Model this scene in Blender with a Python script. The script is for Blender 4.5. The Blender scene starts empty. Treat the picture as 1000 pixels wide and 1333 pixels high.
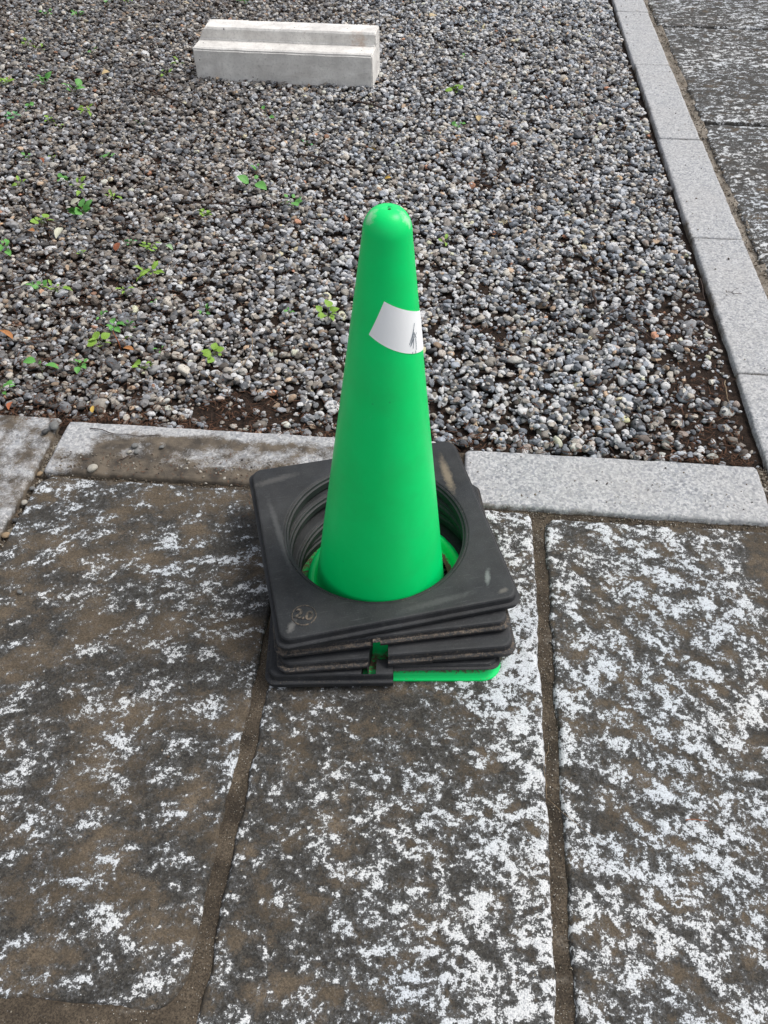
import bpy, bmesh, math, random
import numpy as np
from mathutils import Vector, Matrix, Euler

random.seed(7)
rng = np.random.default_rng(11)
S = bpy.context.scene
COL = S.collection
R = math.radians

# ------------------------------------------------------------------ camera
cam = bpy.data.cameras.new("camera")
cam.sensor_fit = 'VERTICAL'
cam.sensor_height = 36.0
cam.lens = 29.0
cam.clip_start = 0.02
cam.clip_end = 400
cam_o = bpy.data.objects.new("camera", cam)
COL.objects.link(cam_o)
cam_o.location = (0.0784, -0.8759, 1.1387)
# world axes follow the paving joints; the camera looks 5 degrees left of them, 47 degrees down
cam_o.rotation_euler = (R(90) - 0.8180, 0.0, 0.0880)
S.camera = cam_o

# ------------------------------------------------------------------ light
world = bpy.data.worlds.new("World")
S.world = world
world.use_nodes = True
wt = world.node_tree
wt.nodes.clear()
SUN_EL, SUN_AZ = 58.0, 72.0          # azimuth clockwise from +Y
sky = wt.nodes.new("ShaderNodeTexSky")
sky.sky_type = 'NISHITA'
sky.sun_disc = False
sky.sun_elevation = R(SUN_EL)
sky.sun_rotation = R(SUN_AZ)
sky.dust_density = 3.0
hs = wt.nodes.new("ShaderNodeHueSaturation")       # thin overcast: most of the blue is gone
hs.inputs['Saturation'].default_value = 0.30
bg = wt.nodes.new("ShaderNodeBackground")
bg.inputs['Strength'].default_value = 0.125
wo = wt.nodes.new("ShaderNodeOutputWorld")
wt.links.new(sky.outputs[0], hs.inputs['Color'])
wt.links.new(hs.outputs[0], bg.inputs['Color'])
wt.links.new(bg.outputs[0], wo.inputs['Surface'])
sun = bpy.data.lights.new("sun", 'SUN')
sun.energy = 1.5
sun.angle = R(24)
sun.color = (1.0, 0.97, 0.93)
sun_o = bpy.data.objects.new("sun", sun)
COL.objects.link(sun_o)
sd = Vector((math.sin(R(SUN_AZ)) * math.cos(R(SUN_EL)), math.cos(R(SUN_AZ)) * math.cos(R(SUN_EL)), math.sin(R(SUN_EL))))
sun_o.rotation_euler = sd.to_track_quat('Z', 'Y').to_euler()
sun_o.location = (3, 2, 5)
S.view_settings.view_transform = 'Standard'
S.view_settings.look = 'None'
S.view_settings.gamma = 1.0
S.view_settings.use_curve_mapping = False
S.view_settings.exposure = 0.5

# ------------------------------------------------------------------ numpy noise
def _hash(ix, iy, seed):
    h = (ix.astype(np.int64) * 374761393 + iy.astype(np.int64) * 668265263 + seed * 2246822519) & 0xFFFFFFFF
    h = ((h ^ (h >> 13)) * 1274126177) & 0xFFFFFFFF
    h = h ^ (h >> 16)
    return h
def perlin(x, y, seed=0):
    ix = np.floor(x); iy = np.floor(y)
    fx = x - ix; fy = y - iy
    ix = ix.astype(np.int64); iy = iy.astype(np.int64)
    ux = fx * fx * fx * (fx * (fx * 6 - 15) + 10)
    uy = fy * fy * fy * (fy * (fy * 6 - 15) + 10)
    def gr(a, b, dx, dy):
        an = _hash(a, b, seed) / 4294967296.0 * 2 * np.pi
        return np.cos(an) * dx + np.sin(an) * dy
    n00 = gr(ix, iy, fx, fy); n10 = gr(ix + 1, iy, fx - 1, fy)
    n01 = gr(ix, iy + 1, fx, fy - 1); n11 = gr(ix + 1, iy + 1, fx - 1, fy - 1)
    a = n00 + ux * (n10 - n00); b = n01 + ux * (n11 - n01)
    return (a + uy * (b - a)) * 1.45
def fbm(x, y, seed=0, oct=4, gain=0.5):
    s = 0; a = 1; t = 0; c, d = math.cos(0.6), math.sin(0.6)
    for i in range(oct):
        s = s + a * perlin(x + 17.3 * i, y - 9.1 * i, seed + i * 31)
        t += a * a; a *= gain
        x, y = (c * x - d * y) * 2.03, (d * x + c * y) * 2.03
    return s / math.sqrt(t)
def sstep(a, b, x):
    t = np.clip((x - a) / (b - a), 0, 1)
    return t * t * (3 - 2 * t)

# ------------------------------------------------------------------ object helpers
def link(name, me, mat=None, parent=None, **props):
    o = bpy.data.objects.new(name, me)
    COL.objects.link(o)
    if mat is not None and me is not None and len(me.materials) == 0:
        me.materials.append(mat)
    if parent is not None:
        o.parent = parent
    for k, v in props.items():
        o[k] = v
    return o
def thing(name, label, cat, loc=(0, 0, 0), rot=(0, 0, 0), group=None):
    o = bpy.data.objects.new(name, None)
    COL.objects.link(o)
    o.empty_display_size = 0.05
    o.location = loc; o.rotation_euler = rot
    o['label'] = label; o['category'] = cat
    if group: o['group'] = group
    return o
def mesh(name, verts, faces, smooth=True):
    me = bpy.data.meshes.new(name)
    me.from_pydata([tuple(v) for v in verts], [], [tuple(f) for f in faces])
    me.validate()
    if smooth:
        me.polygons.foreach_set('use_smooth', [True] * len(me.polygons))
    me.update()
    return me
def np_mesh(name, V, F, smooth=True):
    """V (n,3) F (m,4) quads, fast"""
    me = bpy.data.meshes.new(name)
    n, m, k = len(V), len(F), F.shape[1]
    me.vertices.add(n); me.vertices.foreach_set('co', np.ascontiguousarray(V, dtype=np.float32).ravel())
    me.loops.add(m * k); me.loops.foreach_set('vertex_index', np.ascontiguousarray(F, dtype=np.int32).ravel())
    me.polygons.add(m)
    me.polygons.foreach_set('loop_start', np.arange(0, m * k, k, dtype=np.int32))
    me.polygons.foreach_set('loop_total', np.full(m, k, dtype=np.int32))
    me.polygons.foreach_set('use_smooth', np.full(m, smooth, dtype=bool))
    me.update(calc_edges=True)
    return me
def attr(me, name, vals):
    a = me.attributes.new(name, 'FLOAT', 'POINT')
    a.data.foreach_set('value', np.ascontiguousarray(vals, dtype=np.float32).ravel())

# ------------------------------------------------------------------ material helpers
class NT:
    def __init__(self, name):
        self.m = bpy.data.materials.new(name)
        self.m.use_nodes = True
        self.t = self.m.node_tree
        self.b = self.t.nodes['Principled BSDF']
        self.n = self.t.nodes
    def node(self, ty, **kw):
        n = self.n.new(ty)
        for k, v in kw.items():
            setattr(n, k, v)
        return n
    def l(self, a, b):
        self.t.links.new(a, b)
    def coord(self):
        return self.node('ShaderNodeTexCoord').outputs['Object']
    def mapping(self, vec, scale=(1, 1, 1), rot=(0, 0, 0), loc=(0, 0, 0)):
        n = self.node('ShaderNodeMapping')
        n.inputs['Scale'].default_value = scale
        n.inputs['Rotation'].default_value = rot
        n.inputs['Location'].default_value = loc
        self.l(vec, n.inputs['Vector'])
        return n.outputs[0]
    def noise(self, vec, scale, detail=4, rough=0.5, dist=0.0):
        n = self.node('ShaderNodeTexNoise')
        n.inputs['Scale'].default_value = scale
        n.inputs['Detail'].default_value = detail
        n.inputs['Roughness'].default_value = rough
        n.inputs['Distortion'].default_value = dist
        if vec is not None: self.l(vec, n.inputs['Vector'])
        return n.outputs['Fac']
    def voronoi(self, vec, scale, out='Distance', feature='F1'):
        n = self.node('ShaderNodeTexVoronoi', feature=feature)
        n.inputs['Scale'].default_value = scale
        self.l(vec, n.inputs['Vector'])
        return n.outputs[out]
    def val(self, sock_or_v, inp):
        if hasattr(sock_or_v, 'links') or hasattr(sock_or_v, 'is_linked'):
            self.l(sock_or_v, inp)
        else:
            inp.default_value = sock_or_v
    def math(self, op, a, b=0.0, c=None, clamp=False):
        n = self.node('ShaderNodeMath', operation=op, use_clamp=clamp)
        self.val(a, n.inputs[0]); self.val(b, n.inputs[1])
        if c is not None: self.val(c, n.inputs[2])
        return n.outputs[0]
    def ramp(self, f, a, b, lo=0.0, hi=1.0):
        n = self.node('ShaderNodeMapRange', clamp=True)
        self.l(f, n.inputs['Value'])
        n.inputs['From Min'].default_value = a; n.inputs['From Max'].default_value = b
        n.inputs['To Min'].default_value = lo; n.inputs['To Max'].default_value = hi
        return n.outputs['Result']
    def mix(self, f, a, b, mode='MIX'):
        n = self.node('ShaderNodeMix', data_type='RGBA', blend_type=mode)
        self.val(f, n.inputs[0])
        for v, i in ((a, n.inputs[6]), (b, n.inputs[7])):
            if isinstance(v, tuple): i.default_value = (v[0], v[1], v[2], 1)
            else: self.l(v, i)
        return n.outputs[2]
    def attr(self, name, ty='GEOMETRY', out='Fac'):
        n = self.node('ShaderNodeAttribute', attribute_type=ty, attribute_name=name)
        return n.outputs[out]
    def bump(self, h, strength=0.5, dist=0.001, normal=None):
        n = self.node('ShaderNodeBump')
        n.inputs['Strength'].default_value = strength
        n.inputs['Distance'].default_value = dist
        self.l(h, n.inputs['Height'])
        if normal is not None: self.l(normal, n.inputs['Normal'])
        return n.outputs[0]
    def out(self, col=None, rough=None, normal=None, spec=None):
        if col is not None:
            if isinstance(col, tuple): self.b.inputs['Base Color'].default_value = (*col, 1)
            else: self.l(col, self.b.inputs['Base Color'])
        if rough is not None: self.val(rough, self.b.inputs['Roughness'])
        if normal is not None: self.l(normal, self.b.inputs['Normal'])
        if spec is not None: self.b.inputs['Specular IOR Level'].default_value = spec
        return self.m

# --- lichen-whitened rough granite slab, dark grime and brown silt in the lows
def mat_slab():
    k = NT('weathered_granite_slab')
    c = k.coord()
    rel = k.attr('relief'); silt = k.attr('silt')
    n1 = k.noise(c, 170, 5, 0.72)
    n2 = k.noise(c, 520, 3, 0.6)
    big = k.noise(c, 3.1, 3, 0.5)
    n0 = k.noise(c, 95, 4, 0.70)
    w = k.math('ADD', rel, k.math('MULTIPLY', k.math('SUBTRACT', n1, 0.5), 2.4))
    w = k.math('ADD', w, k.math('MULTIPLY', k.math('SUBTRACT', n0, 0.5), 2.4))
    w = k.math('ADD', w, k.math('MULTIPLY', k.math('SUBTRACT', n2, 0.5), 1.1))
    white_m = k.ramp(w, 0.02, 0.17)
    # scattered pin-head specks of pale crystals
    sp = k.voronoi(c, 300)
    spn = k.noise(c, 60, 2)
    specks = k.math('MULTIPLY', k.ramp(sp, 0.20, 0.08), k.ramp(spn, 0.50, 0.64))
    s = k.math('ADD', silt, k.math('MULTIPLY', k.math('SUBTRACT', k.noise(c, 55, 4, 0.65), 0.5), 1.1))
    s = k.math('ADD', s, k.math('MULTIPLY', k.math('SUBTRACT', k.noise(c, 260, 4, 0.8), 0.5), 1.6))
    silt_m = k.ramp(s, -0.05, 0.55)
    dark = k.mix(k.ramp(k.noise(c, 330, 5, 0.8), 0.36, 0.64), (0.006, 0.0055, 0.005), (0.088, 0.081, 0.070))
    dark = k.mix(k.ramp(k.noise(c, 75, 4, 0.7), 0.40, 0.62, 0.0, 0.5), dark, (0.016, 0.015, 0.014))
    br = k.mix(k.ramp(k.noise(c, 14, 4, 0.6), 0.3, 0.7), (0.082, 0.064, 0.044), (0.190, 0.147, 0.102))
    br = k.mix(k.ramp(k.noise(c, 420, 4, 0.8), 0.42, 0.62, 0, 0.75), br, (0.030, 0.025, 0.020))
    base = k.mix(silt_m, dark, br)
    wh = k.mix(k.ramp(big, 0.42, 0.6), (0.71, 0.715, 0.71), (0.62, 0.655, 0.69))
    wh = k.mix(k.ramp(n2, 0.36, 0.52, 0.0, 1.0), (0.36, 0.37, 0.39), wh)
    # big pale stone, no silt film: grey skirts round the white
    halo = k.ramp(w, -0.5, 0.02, 0.0, 0.45)
    base = k.mix(halo, base, (0.17, 0.175, 0.18))
    col = k.mix(white_m, base, wh)
    col = k.mix(k.math('MULTIPLY', specks, 0.55), col, (0.45, 0.44, 0.42))
    h = k.math('ADD', k.math('MULTIPLY', n1, 1.6), k.math('MULTIPLY', white_m, 0.45))
    h = k.math('ADD', h, k.math('MULTIPLY', n2, 0.35))
    nr = k.bump(h, 0.75, 0.0022)
    return k.out(col, k.ramp(silt_m, 0, 1, 0.72, 0.95), nr, 0.3)

# --- sawn pale granite kerb, grey feldspar grains, 'grime' attribute for the dirty stone
def mat_kerb():
    k = NT('sawn_granite_kerb')
    c = k.coord()
    g = k.attr('grime')
    cell = k.node('ShaderNodeTexVoronoi', feature='F1')
    cell.inputs['Scale'].default_value = 240
    cell.inputs['Randomness'].default_value = 1
    k.l(c, cell.inputs['Vector'])
    sep = k.node('ShaderNodeSeparateColor'); k.l(cell.outputs['Color'], sep.inputs[0])
    f = sep.outputs[0]
    col = k.mix(k.ramp(f, 0.0, 1.0), (0.24, 0.245, 0.25), (0.69, 0.68, 0.67))
    col = k.mix(k.ramp(f, 0.78, 0.90, 0, 0.9), col, (0.25, 0.26, 0.28))
    sp = k.math('MULTIPLY', k.ramp(k.voronoi(c, 78), 0.36, 0.22), k.ramp(k.noise(c, 60, 2), 0.47, 0.54))
    col = k.mix(k.math('MULTIPLY', sp, 0.85), col, (0.16, 0.165, 0.18))
    col = k.mix(k.ramp(k.noise(c, 330, 4, 0.7), 0.40, 0.62, 0.5, 0.0), col, (0.30, 0.31, 0.33))
    col = k.mix(k.ramp(k.noise(c, 5, 3, 0.6), 0.4, 0.7, 0.0, 0.28), col, (0.42, 0.40, 0.38))
    # grime
    gg = k.math('ADD', g, k.math('MULTIPLY', k.math('SUBTRACT', k.noise(c, 45, 5, 0.7), 0.5), 1.3))
    gg = k.math('ADD', gg, k.math('MULTIPLY', k.math('SUBTRACT', k.noise(c, 300, 3, 0.7), 0.5), 0.9))
    gm = k.ramp(gg, -0.1, 0.45)
    dirt = k.mix(k.ramp(k.noise(c, 30, 3, 0.6), 0.35, 0.65), (0.055, 0.046, 0.037), (0.150, 0.121, 0.090))
    col = k.mix(gm, col, dirt)
    h = k.math('ADD', k.noise(c, 300, 5, 0.7), k.math('MULTIPLY', k.noise(c, 90, 3, 0.6), 0.8))
    return k.out(col, 0.75, k.bump(h, 0.7, 0.0016), 0.3)

def mat_mortar(light=False):
    k = NT('silty_mortar')
    c = k.coord()
    col = k.mix(k.ramp(k.noise(c, 16, 5, 0.7), 0.36, 0.64), (0.048, 0.038, 0.028), (0.150, 0.118, 0.084))
    col = k.mix(k.ramp(k.noise(c, 380, 4, 0.8), 0.42, 0.60, 0, 0.8), col, (0.022, 0.018, 0.015))
    pale = k.ramp(k.noise(c, 4.5, 3, 0.6, 0.5), 0.56, 0.72)
    col = k.mix(k.math('MULTIPLY', pale, k.ramp(k.noise(c, 130, 4, 0.7), 0.45, 0.6)), col, (0.33, 0.30, 0.26))
    if light:
        col = k.mix(k.ramp(k.noise(c, 24, 5, 0.7), 0.35, 0.6, 0.1, 0.7), col, (0.36, 0.32, 0.27))
        col = k.mix(k.ramp(k.noise(c, 48, 4, 0.75), 0.58, 0.66, 0, 0.9), col, (0.04, 0.033, 0.028))
    spk = k.math('MULTIPLY', k.ramp(k.voronoi(c, 260), 0.19, 0.09), k.ramp(k.noise(c, 35, 2), 0.5, 0.62))
    col = k.mix(spk, col, (0.60, 0.58, 0.53))
    h = k.math('ADD', k.noise(c, 260, 4, 0.7), k.math('MULTIPLY', k.noise(c, 60, 3), 1.2))
    return k.out(col, 0.95, k.bump(h, 0.8, 0.002), 0.2)

def mat_soil():
    k = NT('dark_leafy_soil')
    c = k.coord()
    col = k.mix(k.ramp(k.noise(c, 60, 5, 0.7), 0.35, 0.68), (0.009, 0.007, 0.006), (0.055, 0.037, 0.028))
    col = k.mix(k.ramp(k.noise(c, 380, 3, 0.7), 0.56, 0.70, 0, 0.7), col, (0.11, 0.075, 0.055))
    h = k.math('ADD', k.noise(c, 300, 5, 0.75), k.noise(c, 90, 3))
    return k.out(col, 0.95, k.bump(h, 1.0, 0.004), 0.15)

def mat_far():
    k = NT('far_gravel')
    c = k.coord()
    v = k.node('ShaderNodeTexVoronoi', feature='F1'); v.inputs['Scale'].default_value = 55
    k.l(c, v.inputs['Vector'])
    sep = k.node('ShaderNodeSeparateColor'); k.l(v.outputs['Color'], sep.inputs[0])
    col = k.mix(sep.outputs[0], (0.06, 0.06, 0.065), (0.40, 0.39, 0.38))
    col = k.mix(k.ramp(v.outputs['Distance'], 0.35, 0.62), col, (0.02, 0.016, 0.014))
    h = k.math('SUBTRACT', 1.0, v.outputs['Distance'])
    return k.out(col, 0.8, k.bump(h, 1.0, 0.012), 0.3)

def mat_pebble():
    k = NT('river_pebble')
    n = k.node('ShaderNodeAttribute', attribute_type='INSTANCER', attribute_name='tint')
    tint = n.outputs['Color']
    c = k.coord()
    a = k.node('ShaderNodeVectorMath', operation='ADD')
    k.l(c, a.inputs[0]); k.l(tint, a.inputs[1])
    s2 = k.node('ShaderNodeVectorMath', operation='MULTIPLY_ADD')
    k.l(tint, s2.inputs[0]); s2.inputs[1].default_value = (37, 53, 71); k.l(c, s2.inputs[2])
    v = s2.outputs[0]
    col = k.mix(k.ramp(k.noise(v, 1.6, 5, 0.75), 0.3, 0.7, 0.0, 0.8), tint, k.mix(1.0, tint, (0.45, 0.43, 0.42), 'MULTIPLY'))
    col = k.mix(k.ramp(k.noise(v, 7, 3, 0.8), 0.60, 0.74, 0, 0.2), col, (0.42, 0.41, 0.40))
    col = k.mix(k.ramp(k.noise(v, 3, 3, 0.8), 0.62, 0.76, 0, 0.5), col, (0.055, 0.042, 0.033))
    h = k.math('ADD', k.noise(v, 4, 4, 0.7), 0.0)
    return k.out(col, 0.62, k.bump(h, 0.25, 0.05), 0.3)

def mat_rubber(marks=()):
    k = NT('black_recycled_rubber')
    c = k.coord()
    dust = k.attr('dust')
    col = k.mix(k.ramp(k.noise(c, 18, 5, 0.65), 0.3, 0.72), (0.011, 0.012, 0.014), (0.034, 0.036, 0.040))
    col = k.mix(k.ramp(k.noise(c, 420, 3, 0.7), 0.55, 0.72, 0, 0.35), col, (0.10, 0.10, 0.10))
    scr = k.noise(k.mapping(c, (4, 40, 1), (0, 0, 0.7)), 5, 4, 0.7)
    col = k.mix(k.ramp(scr, 0.60, 0.74, 0, 0.35), col, (0.12, 0.12, 0.12))
    film = k.ramp(k.noise(c, 6, 5, 0.7), 0.42, 0.70, 0.0, 0.24)
    col = k.mix(film, col, (0.085, 0.080, 0.072))
    d = k.math('ADD', dust, k.math('MULTIPLY', k.math('SUBTRACT', k.noise(c, 210, 5, 0.85), 0.5), 2.6))
    dm = k.ramp(d, 0.55, 0.80)
    dirt = k.mix(k.noise(c, 500, 2, 0.7), (0.040, 0.031, 0.024), (0.29, 0.235, 0.185))
    low = k.ramp(k.noise(c, 9, 3, 0.6), 0.35, 0.6)
    col = k.mix(k.math('MULTIPLY', dm, k.ramp(k.noise(c, 22, 4, 0.7), 0.30, 0.60, 0.25, 1.0)), col, dirt)
    for (mx, my, ang, lx, ly, mc, st) in marks:     # dried scuffs on the top face
        v = k.mapping(c, (1, 1, 0), (0, 0, 0), (-mx, -my, 0))
        v = k.mapping(v, (1, 1, 0), (0, 0, -ang))
        v = k.mapping(v, (1 / lx, 1 / ly, 0))
        ln = k.node('ShaderNodeVectorMath', operation='LENGTH'); k.l(v, ln.inputs[0])
        e = k.math('ADD', ln.outputs['Value'], k.math('MULTIPLY', k.math('SUBTRACT', k.noise(c, 130, 4, 0.7), 0.5), 1.3))
        col = k.mix(k.ramp(e, 1.1, 0.35, 0, st), col, mc)
    h = k.math('ADD', k.noise(c, 500, 3, 0.7), k.math('MULTIPLY', dm, 0.9))
    h = k.math('ADD', h, k.math('MULTIPLY', k.noise(c, 60, 3), 0.6))
    return k.out(col, k.ramp(dm, 0, 1, 0.55, 0.95), k.bump(h, 0.35, 0.0012), 0.28)

def mat_cone():
    k = NT('bright_green_plastic')
    c = k.coord()
    dust = k.attr('dust')
    col = k.mix(k.ramp(k.noise(c, 9, 4, 0.6), 0.3, 0.7), (0.0, 0.69, 0.150), (0.0, 0.77, 0.185))
    d = k.math('ADD', dust, k.math('MULTIPLY', k.math('SUBTRACT', k.noise(c, 150, 5, 0.8), 0.5), 1.9))
    dm = k.ramp(d, 0.45, 0.70)
    col = k.mix(dm, col, k.mix(k.noise(c, 300, 3), (0.10, 0.055, 0.035), (0.20, 0.13, 0.09)))
    # a few pin-prick dirt specks
    spk = k.math('MULTIPLY', k.ramp(k.voronoi(c, 48), 0.085, 0.05), k.ramp(k.noise(c, 11, 2), 0.60, 0.64))
    col = k.mix(k.math('MULTIPLY', spk, 0.25), col, (0.02, 0.09, 0.03))
    scr = k.ramp(k.noise(k.mapping(c, (60, 60, 5), (0.25, 0.1, 0)), 4, 4, 0.75), 0.66, 0.74, 0, 0.30)
    col = k.mix(scr, col, (0.10, 0.72, 0.28))
    wash = k.math('MULTIPLY', k.ramp(k.noise(c, 7, 5, 0.7), 0.48, 0.70), 0.16)
    col = k.mix(wash, col, (0.05, 0.36, 0.12))
    sc = k.attr('scuff')
    sm = k.ramp(k.math('ADD', sc, k.math('MULTIPLY', k.math('SUBTRACT', k.noise(c, 130, 4, 0.7), 0.5), 1.2)), 0.5, 0.9, 0, 0.5)
    col = k.mix(sm, col, (0.62, 0.82, 0.62))
    h = k.math('ADD', k.noise(c, 26, 3, 0.5), k.math('MULTIPLY', k.noise(c, 600, 2), 0.05))
    return k.out(col, k.ramp(dm, 0, 1, 0.34, 0.9), k.bump(h, 0.12, 0.004), 0.28)

def mat_plain(name, col, rough=0.8, var=0.3, scale=60, spec=0.3, dark=None, bump=0.3):
    k = NT(name)
    c = k.coord()
    d = dark or tuple(x * (1 - var) for x in col)
    cc = k.mix(k.ramp(k.noise(c, scale, 4, 0.65), 0.3, 0.7), d, col)
    return k.out(cc, rough, k.bump(k.noise(c, scale * 4, 3, 0.6), bump, 0.001), spec)

def mat_concrete():
    k = NT('pale_cast_concrete')
    c = k.coord()
    col = k.mix(k.ramp(k.noise(c, 13, 5, 0.65), 0.32, 0.68), (0.58, 0.555, 0.525), (0.87, 0.845, 0.80))
    col = k.mix(k.ramp(k.noise(c, 120, 3, 0.7), 0.52, 0.68, 0, 0.4), col, (0.34, 0.32, 0.31))
    pit = k.math('MULTIPLY', k.ramp(k.voronoi(c, 42), 0.13, 0.07), k.ramp(k.noise(c, 17, 2), 0.52, 0.56))
    col = k.mix(pit, col, (0.06, 0.05, 0.05))
    rust = k.attr('rust')
    rm = k.ramp(k.math('ADD', rust, k.math('MULTIPLY', k.math('SUBTRACT', k.noise(c, 30, 4, 0.7), 0.5), 1.2)), 0.45, 0.8, 0, 0.6)
    col = k.mix(rm, col, (0.52, 0.35, 0.24))
    h = k.math('SUBTRACT', k.noise(c, 200, 4, 0.7), k.math('MULTIPLY', pit, 3.0))
    return k.out(col, 0.85, k.bump(h, 0.5, 0.002), 0.3)

M_SLAB, M_KERB, M_MORTAR, M_SOIL, M_FAR = mat_slab(), mat_kerb(), mat_mortar(), mat_soil(), mat_far()
M_PEB, M_RUB, M_CONE, M_CONC = mat_pebble(), mat_rubber(), mat_cone(), mat_concrete()
M_LEAF = mat_plain('seedling_leaf', (0.13, 0.38, 0.075), 0.5, 0.4, 90, 0.4)
M_LEAF2 = mat_plain('seedling_leaf_yellowish', (0.24, 0.42, 0.05), 0.5, 0.4, 90, 0.4)
M_LEAF3 = mat_plain('seedling_leaf_bluish', (0.11, 0.37, 0.12), 0.5, 0.4, 90, 0.4)
M_STEM = mat_plain('seedling_stem', (0.16, 0.22, 0.07), 0.6, 0.4, 90)
M_REDSTEM = mat_plain('seedling_red_stem', (0.40, 0.13, 0.05), 0.6, 0.4, 90)
M_TWIG = mat_plain('dead_twig', (0.070, 0.045, 0.035), 0.85, 0.6, 150)
M_TWIGP = mat_plain('pale_dead_twig', (0.30, 0.22, 0.14), 0.85, 0.5, 150)
M_LITTER = mat_plain('leaf_litter', (0.17, 0.085, 0.050), 0.9, 0.85, 25)
M_DRY = [mat_plain('dry_leaf_tan', (0.50, 0.38, 0.20), 0.7, 0.3, 120), mat_plain('dry_leaf_pale', (0.55, 0.54, 0.42), 0.7, 0.25, 120),
         mat_plain('dry_leaf_orange', (0.45, 0.20, 0.075), 0.7, 0.4, 120), mat_plain('dry_leaf_russet', (0.26, 0.085, 0.04), 0.7, 0.4, 120),
         mat_plain('dry_leaf_rust', (0.48, 0.16, 0.075), 0.7, 0.4, 120), mat_plain('faded_green_leaf', (0.34, 0.50, 0.27), 0.6, 0.25, 120),
         mat_plain('dry_leaf_yellow', (0.60, 0.40, 0.09), 0.7, 0.25, 120)]

# ------------------------------------------------------------------ ground
def sheet(name, x0, x1, y0, y1, step, zf, mat, **props):
    nx = max(2, int(round((x1 - x0) / step)) + 1); ny = max(2, int(round((y1 - y0) / step)) + 1)
    X, Y = np.meshgrid(np.linspace(x0, x1, nx), np.linspace(y0, y1, ny))
    Z = zf(X, Y) if callable(zf) else np.full(X.shape, zf)
    V = np.stack([X, Y, Z], -1).reshape(-1, 3)
    i = np.arange(nx * ny).reshape(ny, nx)
    F = np.stack([i[:-1, :-1], i[:-1, 1:], i[1:, 1:], i[1:, :-1]], -1).reshape(-1, 4)
    return link(name, np_mesh(name, V, F), mat, **props)
sheet('ground', -60, 60, -60, 60, 10, -0.075, M_FAR, kind='structure')

GX0, GX1, GY0, GY1 = -2.75, 0.728, 0.385, 4.4
def sparse(x, y):
    """0 = deep loose gravel, 1 = bare soil with few pebbles"""
    s = 0.80 * sstep(0.09, 0.0, y - 0.385) * sstep(0.35, 0.0, x) * (0.75 + 0.5 * fbm(x * 9, y * 9, 5, 2))
    w = sstep(0.34, 0.0, 0.728 - x) * sstep(1.25, 0.85, y)          # wedge by the kerb corner
    s = np.maximum(s, 0.70 * w * (0.9 + 0.35 * fbm(x * 7, y * 7, 8, 2)))
    p = sstep(0.25, 0.75, fbm(x * 3.4 + 3, y * 3.4, 21, 3)) * 0.62
    s = np.maximum(s, p * sstep(1.5, 0.9, y))
    s = np.maximum(s, 0.45 * sstep(0.35, 0.9, fbm(x * 3.3, y * 3.3, 77, 3)))
    s = np.maximum(s, 0.72 * sstep(0.10, 0.03, np.hypot((x + 0.36) / 1.9, y - 0.46)) )
    return np.clip(s, 0, 1)
def soil_z(x, y):
    s = sparse(x, y)
    return -0.021 + 0.009 * s + 0.004 * fbm(x * 6, y * 6, 3, 3) + 0.002 * fbm(x * 40, y * 40, 9, 2)
sheet('gravel_bed', GX0, GX1 + 0.012, GY0 - 0.02, GY1, 0.012, soil_z, M_SOIL, kind='structure')

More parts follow.
